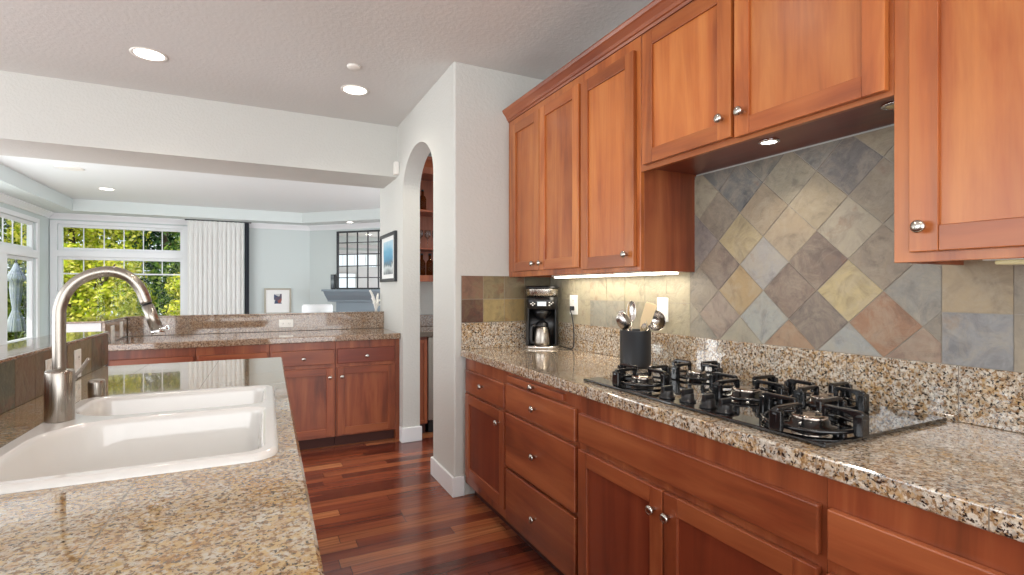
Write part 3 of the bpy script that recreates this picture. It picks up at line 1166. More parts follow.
# ------------------------------------------------------------------ cooktop
CX0, CX1, CY0, CY1, CZ = 1.190, 1.748, 0.742, 1.735, 0.9145
ck = root('gas_cooktop', 'wide black glass gas cooktop with five burners set into the granite counter', 'cooktop', ((CX0 + CX1) / 2, (CY0 + CY1) / 2, CZ))
MB().box(CX0, CX1, CY0, CY1, CZ, CZ + 0.010, 0.003).build('glass_top', 'ceramic', ck)
ZG = CZ + 0.010
BURN = [(1.335, 1.545, 1.0), (1.620, 1.545, 0.92), (1.490, 1.200, 1.10), (1.330, 0.872, 1.08), (1.605, 1.005, 0.95)]
for bx_, by_, s in BURN:
    m = MB()
    m.lathe([(0.062 * s, 0), (0.060 * s, 0.004), (0.046 * s, 0.006), (0.044 * s, 0.017), (0.040 * s, 0.019)], (bx_, by_, ZG), 32)
    bo = m.build('burner', 'iron', ck)
    m = MB()
    m.lathe([(0.040 * s, 0.019), (0.041 * s, 0.024), (0.037 * s, 0.028), (0.012 * s, 0.0295), (0, 0.0295)], (bx_, by_, ZG), 32, cap=False)
    m.build('burner_cap', 'burner_cap', bo)
    R = 0.128 * s
    g = MB()
    ring = [(bx_ + R * .82 * math.cos(a * PI / 12), by_ + R * .82 * math.sin(a * PI / 12), ZG + 0.010) for a in range(25)]
    g.tube(ring, 0.0058, 8)
    for q in range(4):
        a = q * PI / 2
        Xm = Matrix.Translation((bx_, by_, ZG)) @ Matrix.Rotation(a, 4, 'Z')
        ri = 0.034 * s
        prof_ = [(R + .004, 0.0), (R + .006, 0.045), (R, 0.060), (R - .010, 0.063), (ri + .006, 0.063), (ri, 0.059), (ri, 0.031), (ri + .009, 0.031), (ri + .012, 0.052), (R - .032, 0.052), (R - .024, 0.046), (R - .022, 0.0)]
        g.X = Xm
        g.prism(prof_, 1, -0.0075, 0.0075, bev=0.0025)
        g.box(R - .012, R + .005, -0.017, 0.017, 0.0, 0.054, 0.004)
        g.X = None
    g.build('grate', 'iron', ck)
for kx, ky in ((1.226, 1.296), (1.248, 1.226), (1.242, 1.136), (1.236, 1.068)):
    m = MB()
    m.lathe([(0.026, 0), (0.026, 0.005), (0.021, 0.007), (0.0205, 0.022), (0.018, 0.027)], (kx, ky, ZG), 24)
    m.box(kx - .021, kx + .021, ky - .007, ky + .007, ZG + .018, ZG + .041, 0.003)
    m.build('knob', 'black', ck)

# ------------------------------------------------------------------ utensil crock and utensils
cc = Vector((1.622, 1.926, 0.9142))
cr_ = MB()
cr_.lathe([(0.060, 0), (0.068, 0.003), (0.072, 0.010), (0.0735, 0.03), (0.0735, 0.172), (0.0745, 0.176), (0.0735, 0.179), (0.070, 0.178), (0.069, 0.170), (0.069, 0.012), (0.0, 0.010)], cc, 40, cap=False)
cr_.lathe([(0.0, 0.0), (0.060, 0.0)], cc, 40, cap=False)
tag(cr_.build('utensil_crock', 'crock', base=cc), 'black cylindrical utensil crock standing beside the cooktop', 'crock')


def utensil(name, label, foot, tip, head, mat='polished', r=0.0045):
    """foot offset inside the crock, tip offset where the head begins; head(mb, matrix) adds the head"""
    f, t = cc + Vector(foot), cc + Vector(tip)
    o = root(name, label, 'utensil', f)
    MB().tube([f, f.lerp(t, .5), t], r, 10).build('handle', mat, o)
    d = (t - f).normalized()
    # head frame: z along handle, y away from the viewer
    vz = d
    vy = Vector((0.447, 0.894, 0)); vy = (vy - vz * vy.dot(vz)).normalized()
    vx = vy.cross(vz)
    X = Matrix(((vx.x, vy.x, vz.x, t.x), (vx.y, vy.y, vz.y, t.y), (vx.z, vy.z, vz.z, t.z), (0, 0, 0, 1)))
    m = MB()
    m.X = X
    head(m)
    m.build('head', mat, o)
    return o


def bowl_head(w, L, depth, holes=0, flip=1):
    def f(m):
        nu, nv = 14, 14
        for side in (0, 1):
            tmp_l = []
        loops = []
        tmp = bmesh.new()
        grid = {}
        for s, off in ((0, 0.0), (1, 0.0016)):
            for i in range(nu + 1):
                v = i / nu
                half = w / 2 * math.sqrt(max(0.0, 1 - (2 * v - 1) ** 2)) + 0.0015
                for j in range(nv + 1):
                    u = 2 * j / nv - 1
                    dep = depth * (1 - u * u) * (1 - (2 * v - 1) ** 2)
                    grid[s, i, j] = tmp.verts.new((half * u, flip * (dep + off), v * L - .002))
        for s in (0, 1):
            for i in range(nu):
                for j in range(nv):
                    if holes and (i in (4, 7, 10)) and (j in (4, 7, 9)):
                        continue
                    q = [grid[s, i, j], grid[s, i, j + 1], grid[s, i + 1, j + 1], grid[s, i + 1, j]]
                    tmp.faces.new(q if s == 0 else list(reversed(q))).smooth = True
        for i in range(nu):
            for j in (0, nv):
                tmp.faces.new((grid[0, i, j], grid[0, i + 1, j], grid[1, i + 1, j], grid[1, i, j]))
        bmesh.ops.recalc_face_normals(tmp, faces=list(tmp.faces))
        m._merge(tmp)
    return f


def spatula_head(w, L, th):
    def f(m):
        pts = [(-w * .2, 0), (w * .2, 0), (w * .5, L * .35), (w * .48, L * .96), (w * .40, L), (-w * .40, L), (-w * .5, L * .93), (-w * .42, L * .35)]
        m.prism(pts, 1, -th / 2, th / 2, bev=th * .3)
    return f


def ladle_head(R):
    def f(m):
        prof = []
        for i in range(9):
            a = PI / 2 * i / 8
            prof.append((R * math.sin(a), -R * math.cos(a)))
        for i in range(9):
            a = PI / 2 * (8 - i) / 8
            prof.append(((R - .0015) * math.sin(a), -(R - .0015) * math.cos(a)))
        m.lathe(prof, (0, -R * .55, R * .62), 28, (0, -0.95, 0.25), cap=False)
    return f


def whisk_head(R, L):
    def f(m):
        for q in range(6):
            a = PI * q / 6
            pts = []
            for i in range(17):
                t = i / 16
                rr = R * math.sin(PI * t)
                s = (t - .5) * 2
                pts.append((R * math.sin(PI * t * 2 - PI) * 0 + rr * math.cos(a) * (1 if 1 else 0), rr * math.sin(a), L * (1 - abs(s) ** 1.6) if 0 else L * t))
            m.tube(pts, 0.0012, 6)
            m.tube([(-x, -y, z) for x, y, z in pts], 0.0012, 6)
    return f


utensil('serving_spoon', 'steel serving spoon leaning at the left edge of the black crock', (0.03, -.02, .02), (-0.050, 0.00, .185), bowl_head(.062, .088, .012, 0, -1))
utensil('slotted_spoon', 'slotted steel spoon standing upright in the middle of the black crock', (-.02, .01, .02), (-.010, 0.018, .215), bowl_head(.044, .105, .008, 1))
utensil('wooden_spatula', 'wide pale wooden spatula leaning right in the black crock', (-.040, -.008, .02), (.006, -.040, .180), spatula_head(.056, .135, .006), 'woodspoon', .0065)
utensil('soup_ladle', 'round steel ladle hanging over the right edge of the black crock', (-.03, .015, .02), (.064, -.038, .200), ladle_head(.049))
utensil('whisk', 'small wire whisk low between the spoons in the black crock', (0.02, .03, .02), (.012, -.035, .165), whisk_head(.014, .055))
utensil('fork', 'steel serving fork behind the spoons in the black crock', (0.0, -.03, .02), (-.030, .035, .205), spatula_head(.024, .07, .002))

# ------------------------------------------------------------------ coffee maker
km = Vector((1.645, 2.864, 0.9142))
ANG = math.radians(-30)      # front faces the viewer
cmk = root('coffee_maker', 'black and steel drip coffee maker in the counter corner', 'coffee maker', km, rot=0)
XC = Matrix.Translation(km) @ Matrix.Rotation(ANG, 4, 'Z') @ Matrix.Diagonal((1, 1, 1.04, 1))   # local -y is the front
def mk():
    m = MB(); m.X = XC
    return m
m = mk()
def dsec(w, yb, yf, z, k=10, rb=0.055):
    yb = min(yb, .058)
    return rrect(-w, w, yf, yb, z, min(rb, .48 * (yb - yf)), 5)
m.loops([dsec(.106, .088, -.118, 0), dsec(.108, .09, -.12, .004), dsec(.108, .09, -.12, .014), dsec(.104, .086, -.116, .018)], True, True)
m.build('base', 'steel_h', cmk)
m = mk()
m.loops([dsec(.098, .058, .008, .018, rb=.02), dsec(.098, .058, .010, .25, rb=.02)], True, True)
m.build('water_tank', 'black', cmk)
for s in (-1, 1):
    m = mk()
    m.prism([(s * .104, .050), (s * .104, -.040), (s * .088, -.074), (s * .080, -.070), (s * .086, .050)], 2, .018, .262, bev=.003)
    m.build('side_column', 'black', cmk)
m = mk()
m.loops([dsec(.090, .084, -.085, .232, rb=.06), dsec(.100, .086, -.100, .246, rb=.06), dsec(.104, .088, -.106, .285, rb=.06), dsec(.102, .088, -.104, .312, rb=.06)], True, True)
m.build('brew_head', 'black', cmk)
m = mk()
m.loops([dsec(.096, .080, -.094, .3125, rb=.07), dsec(.100, .084, -.10, .325, rb=.07), dsec(.104, .086, -.104, .358, rb=.07), dsec(.104, .086, -.104, .362, rb=.07)], True, True)
m.build('steel_band', 'steel_h', cmk)
m = mk()
m.loops([dsec(.107, .088, -.108, .3625, rb=.07), dsec(.108, .089, -.109, .372, rb=.07), dsec(.098, .08, -.10, .380, rb=.07)], True, True)
m.build('lid', 'black', cmk)
m = mk()
m.box(-.030, .026, -.1085, -.102, .258, .284, 0.001)
m.build('display', 'display', cmk)
for bx_, bz_ in ((-.058, .279), (-.047, .271), (-.058, .263), (.046, .279), (.058, .271), (.046, .263), (-.068, .271), (.068, .279)):
    m = mk()
    m.box(bx_ - .0045, bx_ + .0045, -.107, -.099, bz_ - .0035, bz_ + .0035, 0.001)
    m.build('button', 'plastic', cmk)
m = mk()
m.lathe([(.055, .232), (.050, .205), (.030, .185), (.028, .180)], (0, -.032, 0), 28)
m.build('filter_basket', 'black', cmk)
# cord to the outlet
pl = Vector((XW - .021, 2.686, 1.168))
pts = smooth_path([km + Vector((.085, -.085, .012)), (1.735, 2.70, .918), (1.748, 2.66, .925), (1.752, 2.655, 1.00), (1.752, 2.672, 1.11), (1.746, 2.685, 1.155), pl + Vector((-.02, 0, 0))], 8)
m = MB(); m.tube(pts, .004, 8)
m.build('power_cord', 'black', cmk)
m = MB(); m.box(pl.x - .022, pl.x + .001, pl.y - .012, pl.y + .012, pl.z - .014, pl.z + .014, .004)
m.build('plug', 'black', cmk)
# carafe
kb = XC @ Vector((0, -.048, .0182))
ca = root('carafe', 'steel thermal carafe with black handle sitting in the coffee maker', 'carafe', kb)
MB().lathe([(.050, 0), (.054, .004), (.056, .02), (.053, .06), (.046, .10), (.040, .118)], kb, 32).build('body', 'steel', ca)
MB().lathe([(.041, .118), (.042, .126), (.036, .142), (.020, .150), (.012, .158)], kb, 28).build('lid', 'black', ca)
fr = (Matrix.Rotation(ANG, 3, 'Z') @ Vector((-.96, -.28, 0))).normalized()
side = Vector((-fr.y, fr.x, 0))
pts = smooth_path([kb + fr * .040 + Vector((0, 0, .128)), kb + fr * .066 + Vector((0, 0, .118)), kb + fr * .073 + Vector((0, 0, .07)), kb + fr * .070 + Vector((0, 0, .02)), kb + fr * .052 + Vector((0, 0, .018))], 6)
m = MB(); m.tube(pts, .011, 10)
m.build('handle', 'black', ca)

# ------------------------------------------------------------------ sink counter (peninsula)
pc = pen_root('peninsula_cabinet', 'cherry base cabinet carrying the sink counter at the left', 'cabinet', (-0.33, 1.6, 0))
m = MB()
m.box(0.02, 0.04, -0.5, 3.03, 0.09, 0.868, .001)
m.box(-0.715, 0.02, -0.5, -0.48, 0.09, 0.868)
m.box(-0.715, 0.02, 3.01, 3.03, 0.09, 0.868)
m.box(-0.715, 0.02, -0.48, 3.01, 0.09, 0.11)
m.build('carcass', 'red_z', pc)
MB().box(-0.715, -0.02, -0.48, 3.0, 0, 0.09).build('toe_kick', 'toe', pc)
for i, (a, b) in enumerate(((0.05, 0.60), (0.62, 1.17), (1.26, 1.69), (1.71, 2.14), (2.23, 2.60), (2.62, 3.0))):
    shaker(pc, 'door', ('x', 0.040, 1), a, b, 0.115, 0.66, 'red', ((b - .035) if i % 2 == 0 else (a + .035), 0.58))
    drawer(pc, 'drawer', ('x', 0.040, 1), a, b, 0.68, 0.80, 'red', ((a + b) / 2, 0.74))

SX0, SX1, SY0, SY1 = -0.548, 0.033, 1.238, 2.148
pt = pen_root('countertop', 'speckled gold granite sink countertop in the left foreground', 'countertop', (0.0815, 0.7, 0.868))
m = MB()
hx0, hx1, hy0, hy1 = SX0 + .02, SX1 - .02, SY0 + .02, SY1 - .02
# one slab with a sink cut-out
tmp = bmesh.new()
def ring(pts, z):
    vs = [tmp.verts.new((p[0], p[1], z)) for p in pts]
    for i in range(len(vs)):
        tmp.edges.new((vs[i], vs[(i + 1) % len(vs)]))
    return vs
PX0, PX1, PY0, PY1 = -0.720, 0.079, -0.5, 3.088
hole = rrect(hx0, hx1, hy0, hy1, 0, .05)
out_t = ring([(PX0, PY0), (PX1 - .006, PY0), (PX1 - .006, PY1 - .006), (PX0, PY1 - .006)], .914)
in_t = ring([(p[0], p[1]) for p in hole], .914)
bmesh.ops.triangle_fill(tmp, use_beauty=True, edges=list(tmp.edges))
out_e = [tmp.verts.new(p) for p in ((PX0, PY0, .908), (PX1, PY0, .908), (PX1, PY1, .908), (PX0, PY1, .908))]
out_b = [tmp.verts.new(p) for p in ((PX0, PY0, .868), (PX1, PY0, .868), (PX1, PY1, .868), (PX0, PY1, .868))]
in_b = [tmp.verts.new((p[0], p[1], .868)) for p in hole]
for A, B in ((out_t, out_e), (out_e, out_b), (in_t, in_b)):
    for i in range(len(A)):
        j = (i + 1) % len(A)
        tmp.faces.new((A[i], A[j], B[j], B[i]))
bmesh.ops.recalc_face_normals(tmp, faces=list(tmp.faces))
m._merge(tmp)
m.build('slab', 'granite_sink', pt)

# sink
sk = MB()
tmp = bmesh.new()
RZ = 0.9285
outer0 = [rrect(SX0, SX1, SY0, SY1, .9142, .06), rrect(SX0 + .001, SX1 - .001, SY0 + .001, SY1 - .001, .920, .06), rrect(SX0 + .005, SX1 - .005, SY0 + .005, SY1 - .005, .9265, .057), rrect(SX0 + .012, SX1 - .012, SY0 + .012, SY1 - .012, RZ, .052)]
bowls = [(SX0 + .040, SX1 - .026, SY0 + .032, 1.754, (.05, .16, .07, .05)), (SX0 + .040, SX1 - .026, 1.796, SY1 - .028, (.05, .06, .15, .05))]
R0 = [[tmp.verts.new(p) for p in lp] for lp in outer0]
for A, B in zip(R0, R0[1:]):
    for i in range(len(A)):
        j = (i + 1) % len(A)
        tmp.faces.new((A[i], A[j], B[j], B[i])).smooth = True
edges = [tmp.edges.get((R0[-1][i], R0[-1][(i + 1) % len(R0[-1])])) for i in range(len(R0[-1]))]
tops = []
for (x0, x1, y0, y1, rq) in bowls:
    vs = [tmp.verts.new(p) for p in rrect(x0, x1, y0, y1, RZ, rq)]
    tops.append(vs)
    for i in range(len(vs)):
        edges.append(tmp.edges.new((vs[i], vs[(i + 1) % len(vs)])))
res = bmesh.ops.triangle_fill(tmp, use_beauty=True, edges=edges)
for (x0, x1, y0, y1, rq), vs, dep in zip(bowls, tops, (0.20, 0.17)):
    prev = vs
    for ins, dz, r in ((.004, -.0015, .053), (.009, -.006, .050), (.012, -.016, .048), (.020, -dep * .55, .05), (.030, -dep + .045, .055), (.042, -dep + .016, .06), (.068, -dep, .05)):
        lp = [tmp.verts.new(p) for p in rrect(x0 + ins, x1 - ins, y0 + ins, y1 - ins, RZ + dz, [max(a_ - ins * .6, .03) for a_ in rq])]
        for i in range(len(lp)):
            j = (i + 1) % len(lp)
            tmp.faces.new((prev[i], prev[j], lp[j], lp[i])).smooth = True
        prev = lp
    tmp.faces.new(prev)
bmesh.ops.recalc_face_normals(tmp, faces=list(tmp.faces))
sk._merge(tmp)
skr = pen_root('sink', 'white double-bowl drop-in sink set in the granite counter', 'sink', ((SX0 + SX1) / 2, (SY0 + SY1) / 2, .9142))
sk.build('basin', 'porcelain', skr)
for (x0, x1, y0, y1, rq), dep in zip(bowls, (0.20, 0.17)):
    m = MB()
    m.lathe([(.042, .001), (.042, .003), (.034, .004), (.030, .001), (.010, .001), (.008, .004), (0, .004)], ((x0 + x1) / 2, (y0 + y1) / 2, RZ - dep), 28, cap=False)
    m.build('drain', 'chrome', skr)

# faucet
fb = Vector((-0.486, 1.805, RZ))
fa = root('faucet', 'tall brushed steel pull-down faucet arching over the white sink', 'faucet', fb)
MB().lathe([(.031, 0), (.0325, .003), (.0325, .132), (.030, .138), (.018, .1385)], fb, 40).build('body', 'steel', fa)
yv = 1.805
cen = [(-.487, 1.06), (-.487, 1.20), (-.484, 1.245), (-.466, 1.290), (-.430, 1.324), (-.380, 1.339), (-.335, 1.326), (-.306, 1.292), (-.290, 1.248)]
MB().tube(smooth_path([(x, yv, z) for x, z in cen], 6), .0148, 20).build('spout', 'steel', fa)
MB().tube([(-.290, yv, 1.2475), (-.288, yv, 1.242)], .0125, 20).build('collar', 'black', fa)
MB().tube([(-.288, yv, 1.242), (-.276, yv, 1.206), (-.265, yv, 1.172)], .0155, 20, radii=[.0148, .0158, .0168]).build('spray_head', 'steel', fa)
MB().tube([(-.265, yv, 1.172), (-.263, yv, 1.166), (-.260, yv, 1.157)], .016, 20, radii=[.0155, .0175, .0165]).build('nozzle', 'chrome', fa)
m = MB(); m.tube([(-.256, yv - .004, 1.172), (-.236, yv - .006, 1.176)], .0075, 12); m.build('spray_button', 'chrome', fa)
m = MB()
m.tube([fb + Vector((.010, .026, .105)), fb + Vector((.016, .052, .110))], .011, 14)
m.tube(smooth_path([fb + Vector((.016, .050, .110)), fb + Vector((.022, .090, .122)), fb + Vector((.030, .140, .150))], 5), .0048, 12)
m.build('lever_handle', 'steel', fa)
# air gap cap
ag = Vector((-0.492, 2.19, .9142))
tag(MB().lathe([(.0235, 0), (.0240, .002), (.0240, .056), (.022, .064), (.010, .067), (0, .067)], ag, 32, cap=False).build('air_gap_cap', 'steel', base=ag), 'small brushed steel cylinder cap standing behind the sink beside the faucet', 'air gap')

# slate wall behind the sink
sw = pen_root('slate_backsplash', 'low dark brown slate tile backsplash behind the sink and faucet', 'backsplash', (-0.715, 1.3, .9142))
m = MB()
rnd = random.Random(11)
dk = [(122, 92, 62), (90, 88, 66), (142, 78, 48), (84, 72, 54), (132, 112, 78), (70, 64, 52)]
y = -0.5
ii = 0
while y < 3.165:
    y1 = min(y + .1545, 3.165)
    p = inset([(y, .9145), (y1, .9145), (y1, 1.066), (y, 1.066)], .0012)
    if p:
        m.prism(p, 0, -.7185, -.7095, 0, rgb(*(dk[(ii * 5 + ii // 3) % 6] if y1 < 3.1 else (78, 72, 58))))
    y = y1
    ii += 1
m.build('square_field', 'slate_dark', sw)
MB().box(-.7185, -.712, -.5, 3.165, .9145, 1.0662).build('grout', 'grout', sw)
def pw(x, y, z):
    R = Matrix.Rotation(PANG, 3, 'Z')
    return R @ (Vector((x, y, z)) - PIV) + PIV
outlet(pw(-.7093, 2.40, .976), 'x+', 'white outlet on dark slate directly behind the faucet', rot=PANG)
outlet(pw(-.7093, 2.70, .978), 'x+', 'white outlet on dark slate between faucet and steel cap', rot=PANG)

# ------------------------------------------------------------------ far counter
FF = ('y', 4.350, -1)
GF = 'base cabinets under the far counter'
def far_unit(x0, x1, lab, tone1, tone2, kx, dr=True):
    r = root('base_cabinet', lab, 'cabinet', ((x0 + x1) / 2, 4.65, 0), GF)
    carcass(r, FF, 4.94, x0, x1, 0.09, 0.866, 'red', 1)
    drawer(r, 'drawer', FF, x0 + .012, x1 - .012, 0.683, 0.803 if dr else .838, tone1, ((x0 + x1) / 2, 0.737))
    shaker(r, 'door', FF, x0 + .012, x1 - .012, 0.105, 0.652, tone2, (kx, 0.578))
far_unit(0.566, 1.055, 'far counter cherry cabinet with dark red drawer over door, beside the archway', 'dark', 'red', 0.612)
far_unit(0.082, 0.564, 'far counter cherry cabinet with orange drawer over door, left of the dark drawer', 'red', 'red', 0.520)
far_unit(-0.402, 0.080, 'far counter cherry cabinet partly hidden, third from the archway', 'red', 'red', -0.36)
far_unit(-0.918, -0.404, 'far counter cherry cabinet at the left corner, mostly hidden behind the sink counter', 'red', 'red', -0.44)
fc = root('countertop', 'brown speckled granite far countertop along the pass-through', 'countertop', (0.1, 4.3025, 0.866))
MB().box(-0.918, XA - .002, 4.305, 4.949, 0.866, 0.914, 0.006, 3).build('slab', 'granite_far', fc)
m = MB()
m.box(-0.918, XA - .002, 4.950, 4.971, .9142, 1.060, .003)
m.box(-0.941, -0.9195, 4.305, 4.971, .9142, 1.060, .003)
m.build('upstand', 'granite_far', fc)
m = MB().box(1.057, XA - .001, 4.355, 4.94, 0.0, 0.865)
tag(m.build('filler_strip', 'red_z', base=(1.073, 4.65, 0)), 'narrow cherry filler strip between far cabinets and archway wall', 'filler strip')

# ------------------------------------------------------------------ things on the archway wall
pf = root('framed_picture', 'black framed blue seaside print on the archway wall beyond the far counter', 'picture', (XA - .001, 4.73, 1.36))
PY_0, PY_1, PZ0, PZ1 = 4.43, 5.03, 1.355, 1.800
m = MB()
for a, b, c, d in ((PY_0, PY_0 + .03, PZ0, PZ1), (PY_1 - .03, PY_1, PZ0, PZ1), (PY_0 + .03, PY_1 - .03, PZ0, PZ0 + .03), (PY_0 + .03, PY_1 - .03, PZ1 - .03, PZ1)):
    m.box(XA - .026, XA - .001, a, b, c, d, .002)
m.build('frame', 'frame_black', pf)
MB().box(XA - .010, XA - .002, PY_0 + .028, PY_1 - .028, PZ0 + .028, PZ1 - .028).build('mat_board', 'mat', pf)
t = NT('seaside_print')
sep = t.n('ShaderNodeSeparateXYZ')
t.l(t.coord(), sep.inputs[0])
nz = t.noise(t.coord(), 14, 4, .6)
hgt = t.math('ADD', sep.outputs[2], t.math('MULTIPLY', t.math('SUBTRACT', nz, .5), .12))
t.set(color=t.ramp(t.math('MULTIPLY', hgt, 2.2), [(0.12, rgb(84, 92, 98)), (0.28, rgb(206, 214, 214)), (0.34, rgb(96, 110, 118)), (0.42, rgb(70, 140, 178)), (0.62, rgb(110, 178, 208)), (0.9, rgb(214, 230, 236))]), rough=.4)
M['print'] = t.mat
MB().box(XA - .013, XA - .009, PY_0 + .12, PY_1 - .12, PZ0 + .07, PZ1 - .07).build('print', 'print', pf)
sn = MB().box(1.050, XA - .0005, 4.36, 4.419, 2.275, 2.385, .006)
tag(sn.build('door_chime_box', 'plastic', base=(1.07, 4.39, 2.275)), 'small white plastic box high in the corner between beam and archway wall', 'sensor')
# white branching ornament on the ledge by the wall
og = Vector((1.036, 5.06, 1.0732))
m = MB()
m.tube([og, og + Vector((0, 0, .05))], .012, 8)
for dx, dy, dz in ((-.062, -.01, .205), (-.035, .03, .13), (.030, -.03, .11), (.028, .03, .17), (-.03, -.03, .08), (.034, 0, .06)):
    m.tube(smooth_path([og + Vector((0, 0, .03)), og + Vector((dx * .5, dy * .5, .03 + dz * .55)), og + Vector((dx, dy, dz))], 4), .010, 8, radii=[.016 - .0008 * k for k in range(9)])
tag(m.build('coral_ornament', 'plastic', base=og), 'white branching ornament on the ledge beside the archway wall', 'ornament')

# ------------------------------------------------------------------ ceiling fixtures
def downlight(x, y, z, label, cat, watts, r=0.085, group=None, on=True):
    o = root('recessed_light', label, cat, (x, y, z), group)
    MB().lathe([(r + .012, 0), (r + .010, -.005), (r - .004, -.004), (r - .010, -.0005)], (x, y, z), 36, cap=False).build('trim_ring', 'plastic', o)
    MB().lathe([(r - .006, -.0005), (r - .012, -.003), (r * .5, -.004), (0, -.0042)], (x, y, z), 36, cap=False).build('lens', 'lamp' if on else 'plastic', o)
    if watts:
        ld = bpy.data.lights.new('downlight_lamp', 'SPOT')
        ld.energy = watts
        ld.spot_size = math.radians(140)
        ld.spot_blend = 0.9
        ld.shadow_soft_size = 0.07
        ld.color = (1, 0.91, 0.78)
        lo_ = bpy.data.objects.new('downlight_lamp', ld)
        COL.objects.link(lo_)
        lo_.parent = o
        lo_.location = (0, 0, -0.02)
GL = None
downlight(-0.585, 3.72, CEIL, 'lit recessed ceiling light, the left one above the sink counter', 'light', 30)
downlight(0.617, 3.735, CEIL, 'lit recessed ceiling light near the archway wall', 'light', 30)
downlight(0.55, 1.6, CEIL, 'recessed ceiling light above the cooktop aisle', 'light', 30)
downlight(0.55, 0.1, CEIL, 'recessed ceiling light nearest the viewer above the aisle', 'light', 30)
downlight(1.75, 3.95, CEIL, 'unseen recessed ceiling light added to brighten the pantry behind the archway', 'light', 45)  # unseen lamp, added to brighten the pantry cabinets
downlight(1.46, 9.35, SZ, 'recessed soffit light washing the wall above the gridded mirror', 'light', 14, .06)
downlight(-1.84, 8.67, LZ, 'small recessed ceiling light in the living room tray ceiling', 'light', 10)
sd = MB().lathe([(.042, 0), (.042, -.006), (.036, -.012), (0, -.013)], (0.545, 3.34, CEIL), 32, cap=False)
tag(sd.build('smoke_detector', 'plastic', base=(0.545, 3.34, CEIL)), 'small white round smoke detector on the kitchen ceiling', 'smoke detector')
vt = MB().lathe([(.13, 0), (.13, -.006), (.11, -.010), (0, -.010)], (-1.89, 7.35, LZ), 32, cap=False)
tag(vt.build('ceiling_speaker', 'plastic', base=(-1.89, 7.35, LZ)), 'flat round white speaker grille on the living room ceiling', 'speaker')

# ------------------------------------------------------------------ bar pantry seen through the archway
structure(MB().box(XA + .145, 3.2, 5.0, 5.12, 0, CEIL).build('wall_pantry', 'wall'))
pb = root('base_cabinet', 'red cherry pantry base cabinet glimpsed through the archway', 'cabinet', (1.33, 4.7, 0))
carcass(pb, ('y', 4.40, -1), 4.99, 1.237, 1.350, 0.09, 0.866, 'dark', 1)
shaker(pb, 'door', ('y', 4.40, -1), 1.242, 1.346, 0.10, 0.84, 'red', None, st=.030)
wf = root('beverage_fridge', 'stainless beverage fridge under the pantry counter through the archway', 'fridge', (1.71, 4.7, 0))
MB().box(1.353, 2.01, 4.42, 4.99, 0.10, 0.864, .004).build('body', 'black', wf)
MB().box(1.355, 2.008, 4.385, 4.418, 0.12, 0.862, .006).build('door', 'steel', wf)
MB().box(1.375, 1.99, 4.44, 4.97, 0.0, 0.10).build('plinth', 'kickblack', wf)
MB().tube([(1.45, 4.360, .30), (1.45, 4.350, .34), (1.45, 4.350, .72), (1.45, 4.360, .76)], .010, 12).build('handle', 'steel', wf)
pcn = root('countertop', 'brown granite pantry countertop glimpsed through the archway', 'countertop', (1.7, 4.36, .866))
MB().box(1.237, 2.4, 4.36, 4.998, .866, .912, .005).build('slab', 'granite_far', pcn)
MB().box(1.237, 2.4, 4.978, 4.998, .9122, 1.03, .003).build('upstand', 'granite_far', pcn)
pcab = root('wall_cabinet', 'dark cherry pantry wall cabinet with glassware shelves through the archway', 'cabinet', (1.6, 4.85, 1.36))
m = MB()
m.box(1.237, 1.262, 4.67, 4.998, 1.36, 2.44)
m.box(1.96, 1.985, 4.67, 4.998, 1.36, 2.44)
m.box(1.262, 1.96, 4.985, 4.998, 1.36, 2.44)
m.box(1.262, 1.96, 4.67, 4.985, 1.36, 1.42)
m.box(1.262, 1.96, 4.67, 4.985, 2.38, 2.44)
m.build('carcass', 'red_z', pcab)
SH = [1.665, 2.02]
for z in SH:
    MB().box(1.262, 1.96, 4.69, 4.985, z, z + .02, .001).build('shelf', 'red_x', pcab)
m = MB()
m.prism([(4.67, 2.44), (4.63, 2.50), (4.62, 2.53), (4.998, 2.53), (4.998, 2.44)], 0, 1.237, 2.0)
m.build('crown', 'red_x', pcab)


def wine_glass(x, y, z, label, s=1.0):
    c = (x, y, z)
    o = root('wine_glass', label, 'glass', c, 'glasses in the pantry wall cabinet')
    MB().lathe([(.030 * s, 0), (.030 * s, .002), (.006, .006), (.004, .012), (.004, .075 * s), (.010, .085 * s)], c, 20).build('stem', 'crystal', o)
    MB().lathe([(.008, .083 * s), (.028 * s, .105 * s), (.034 * s, .13 * s), (.030 * s, .17 * s), (.029 * s, .17 * s), (.032 * s, .13 * s), (.026 * s, .106 * s), (.0, .088 * s)], c, 20, cap=False).build('bowl', 'crystal', o)


def bottle(x, y, z, label, h=.28, mat='bottle_glass'):
    c = (x, y, z)
    o = root('bottle', label, 'bottle', c, 'bottles in the pantry wall cabinet')
    MB().lathe([(.032, 0), (.036, .004), (.036, h * .55), (.028, h * .66), (.013, h * .74), (.013, h * .93)], c, 20).build('body', mat, o)
    MB().lathe([(.0145, h * .93), (.0145, h), (.0, h)], c, 16, cap=False).build('cap', 'black', o)


for i, x in enumerate((1.315, 1.39, 1.465, 1.54)):
    wine_glass(x, 4.76, 1.685, ('leftmost', 'second', 'third', 'rightmost')[i] + ' wine glass on the middle pantry shelf')
for i, x in enumerate((1.33, 1.41, 1.49)):
    bottle(x, 4.77, 1.42, ('leftmost', 'middle', 'rightmost')[i] + ' dark bottle on the bottom pantry shelf', .21)
bottle(1.33, 4.78, 2.04, 'amber bottle at the left of the top pantry shelf', .27)
bottle(1.415, 4.76, 2.04, 'squat dark bottle beside the amber one on the top pantry shelf', .2)

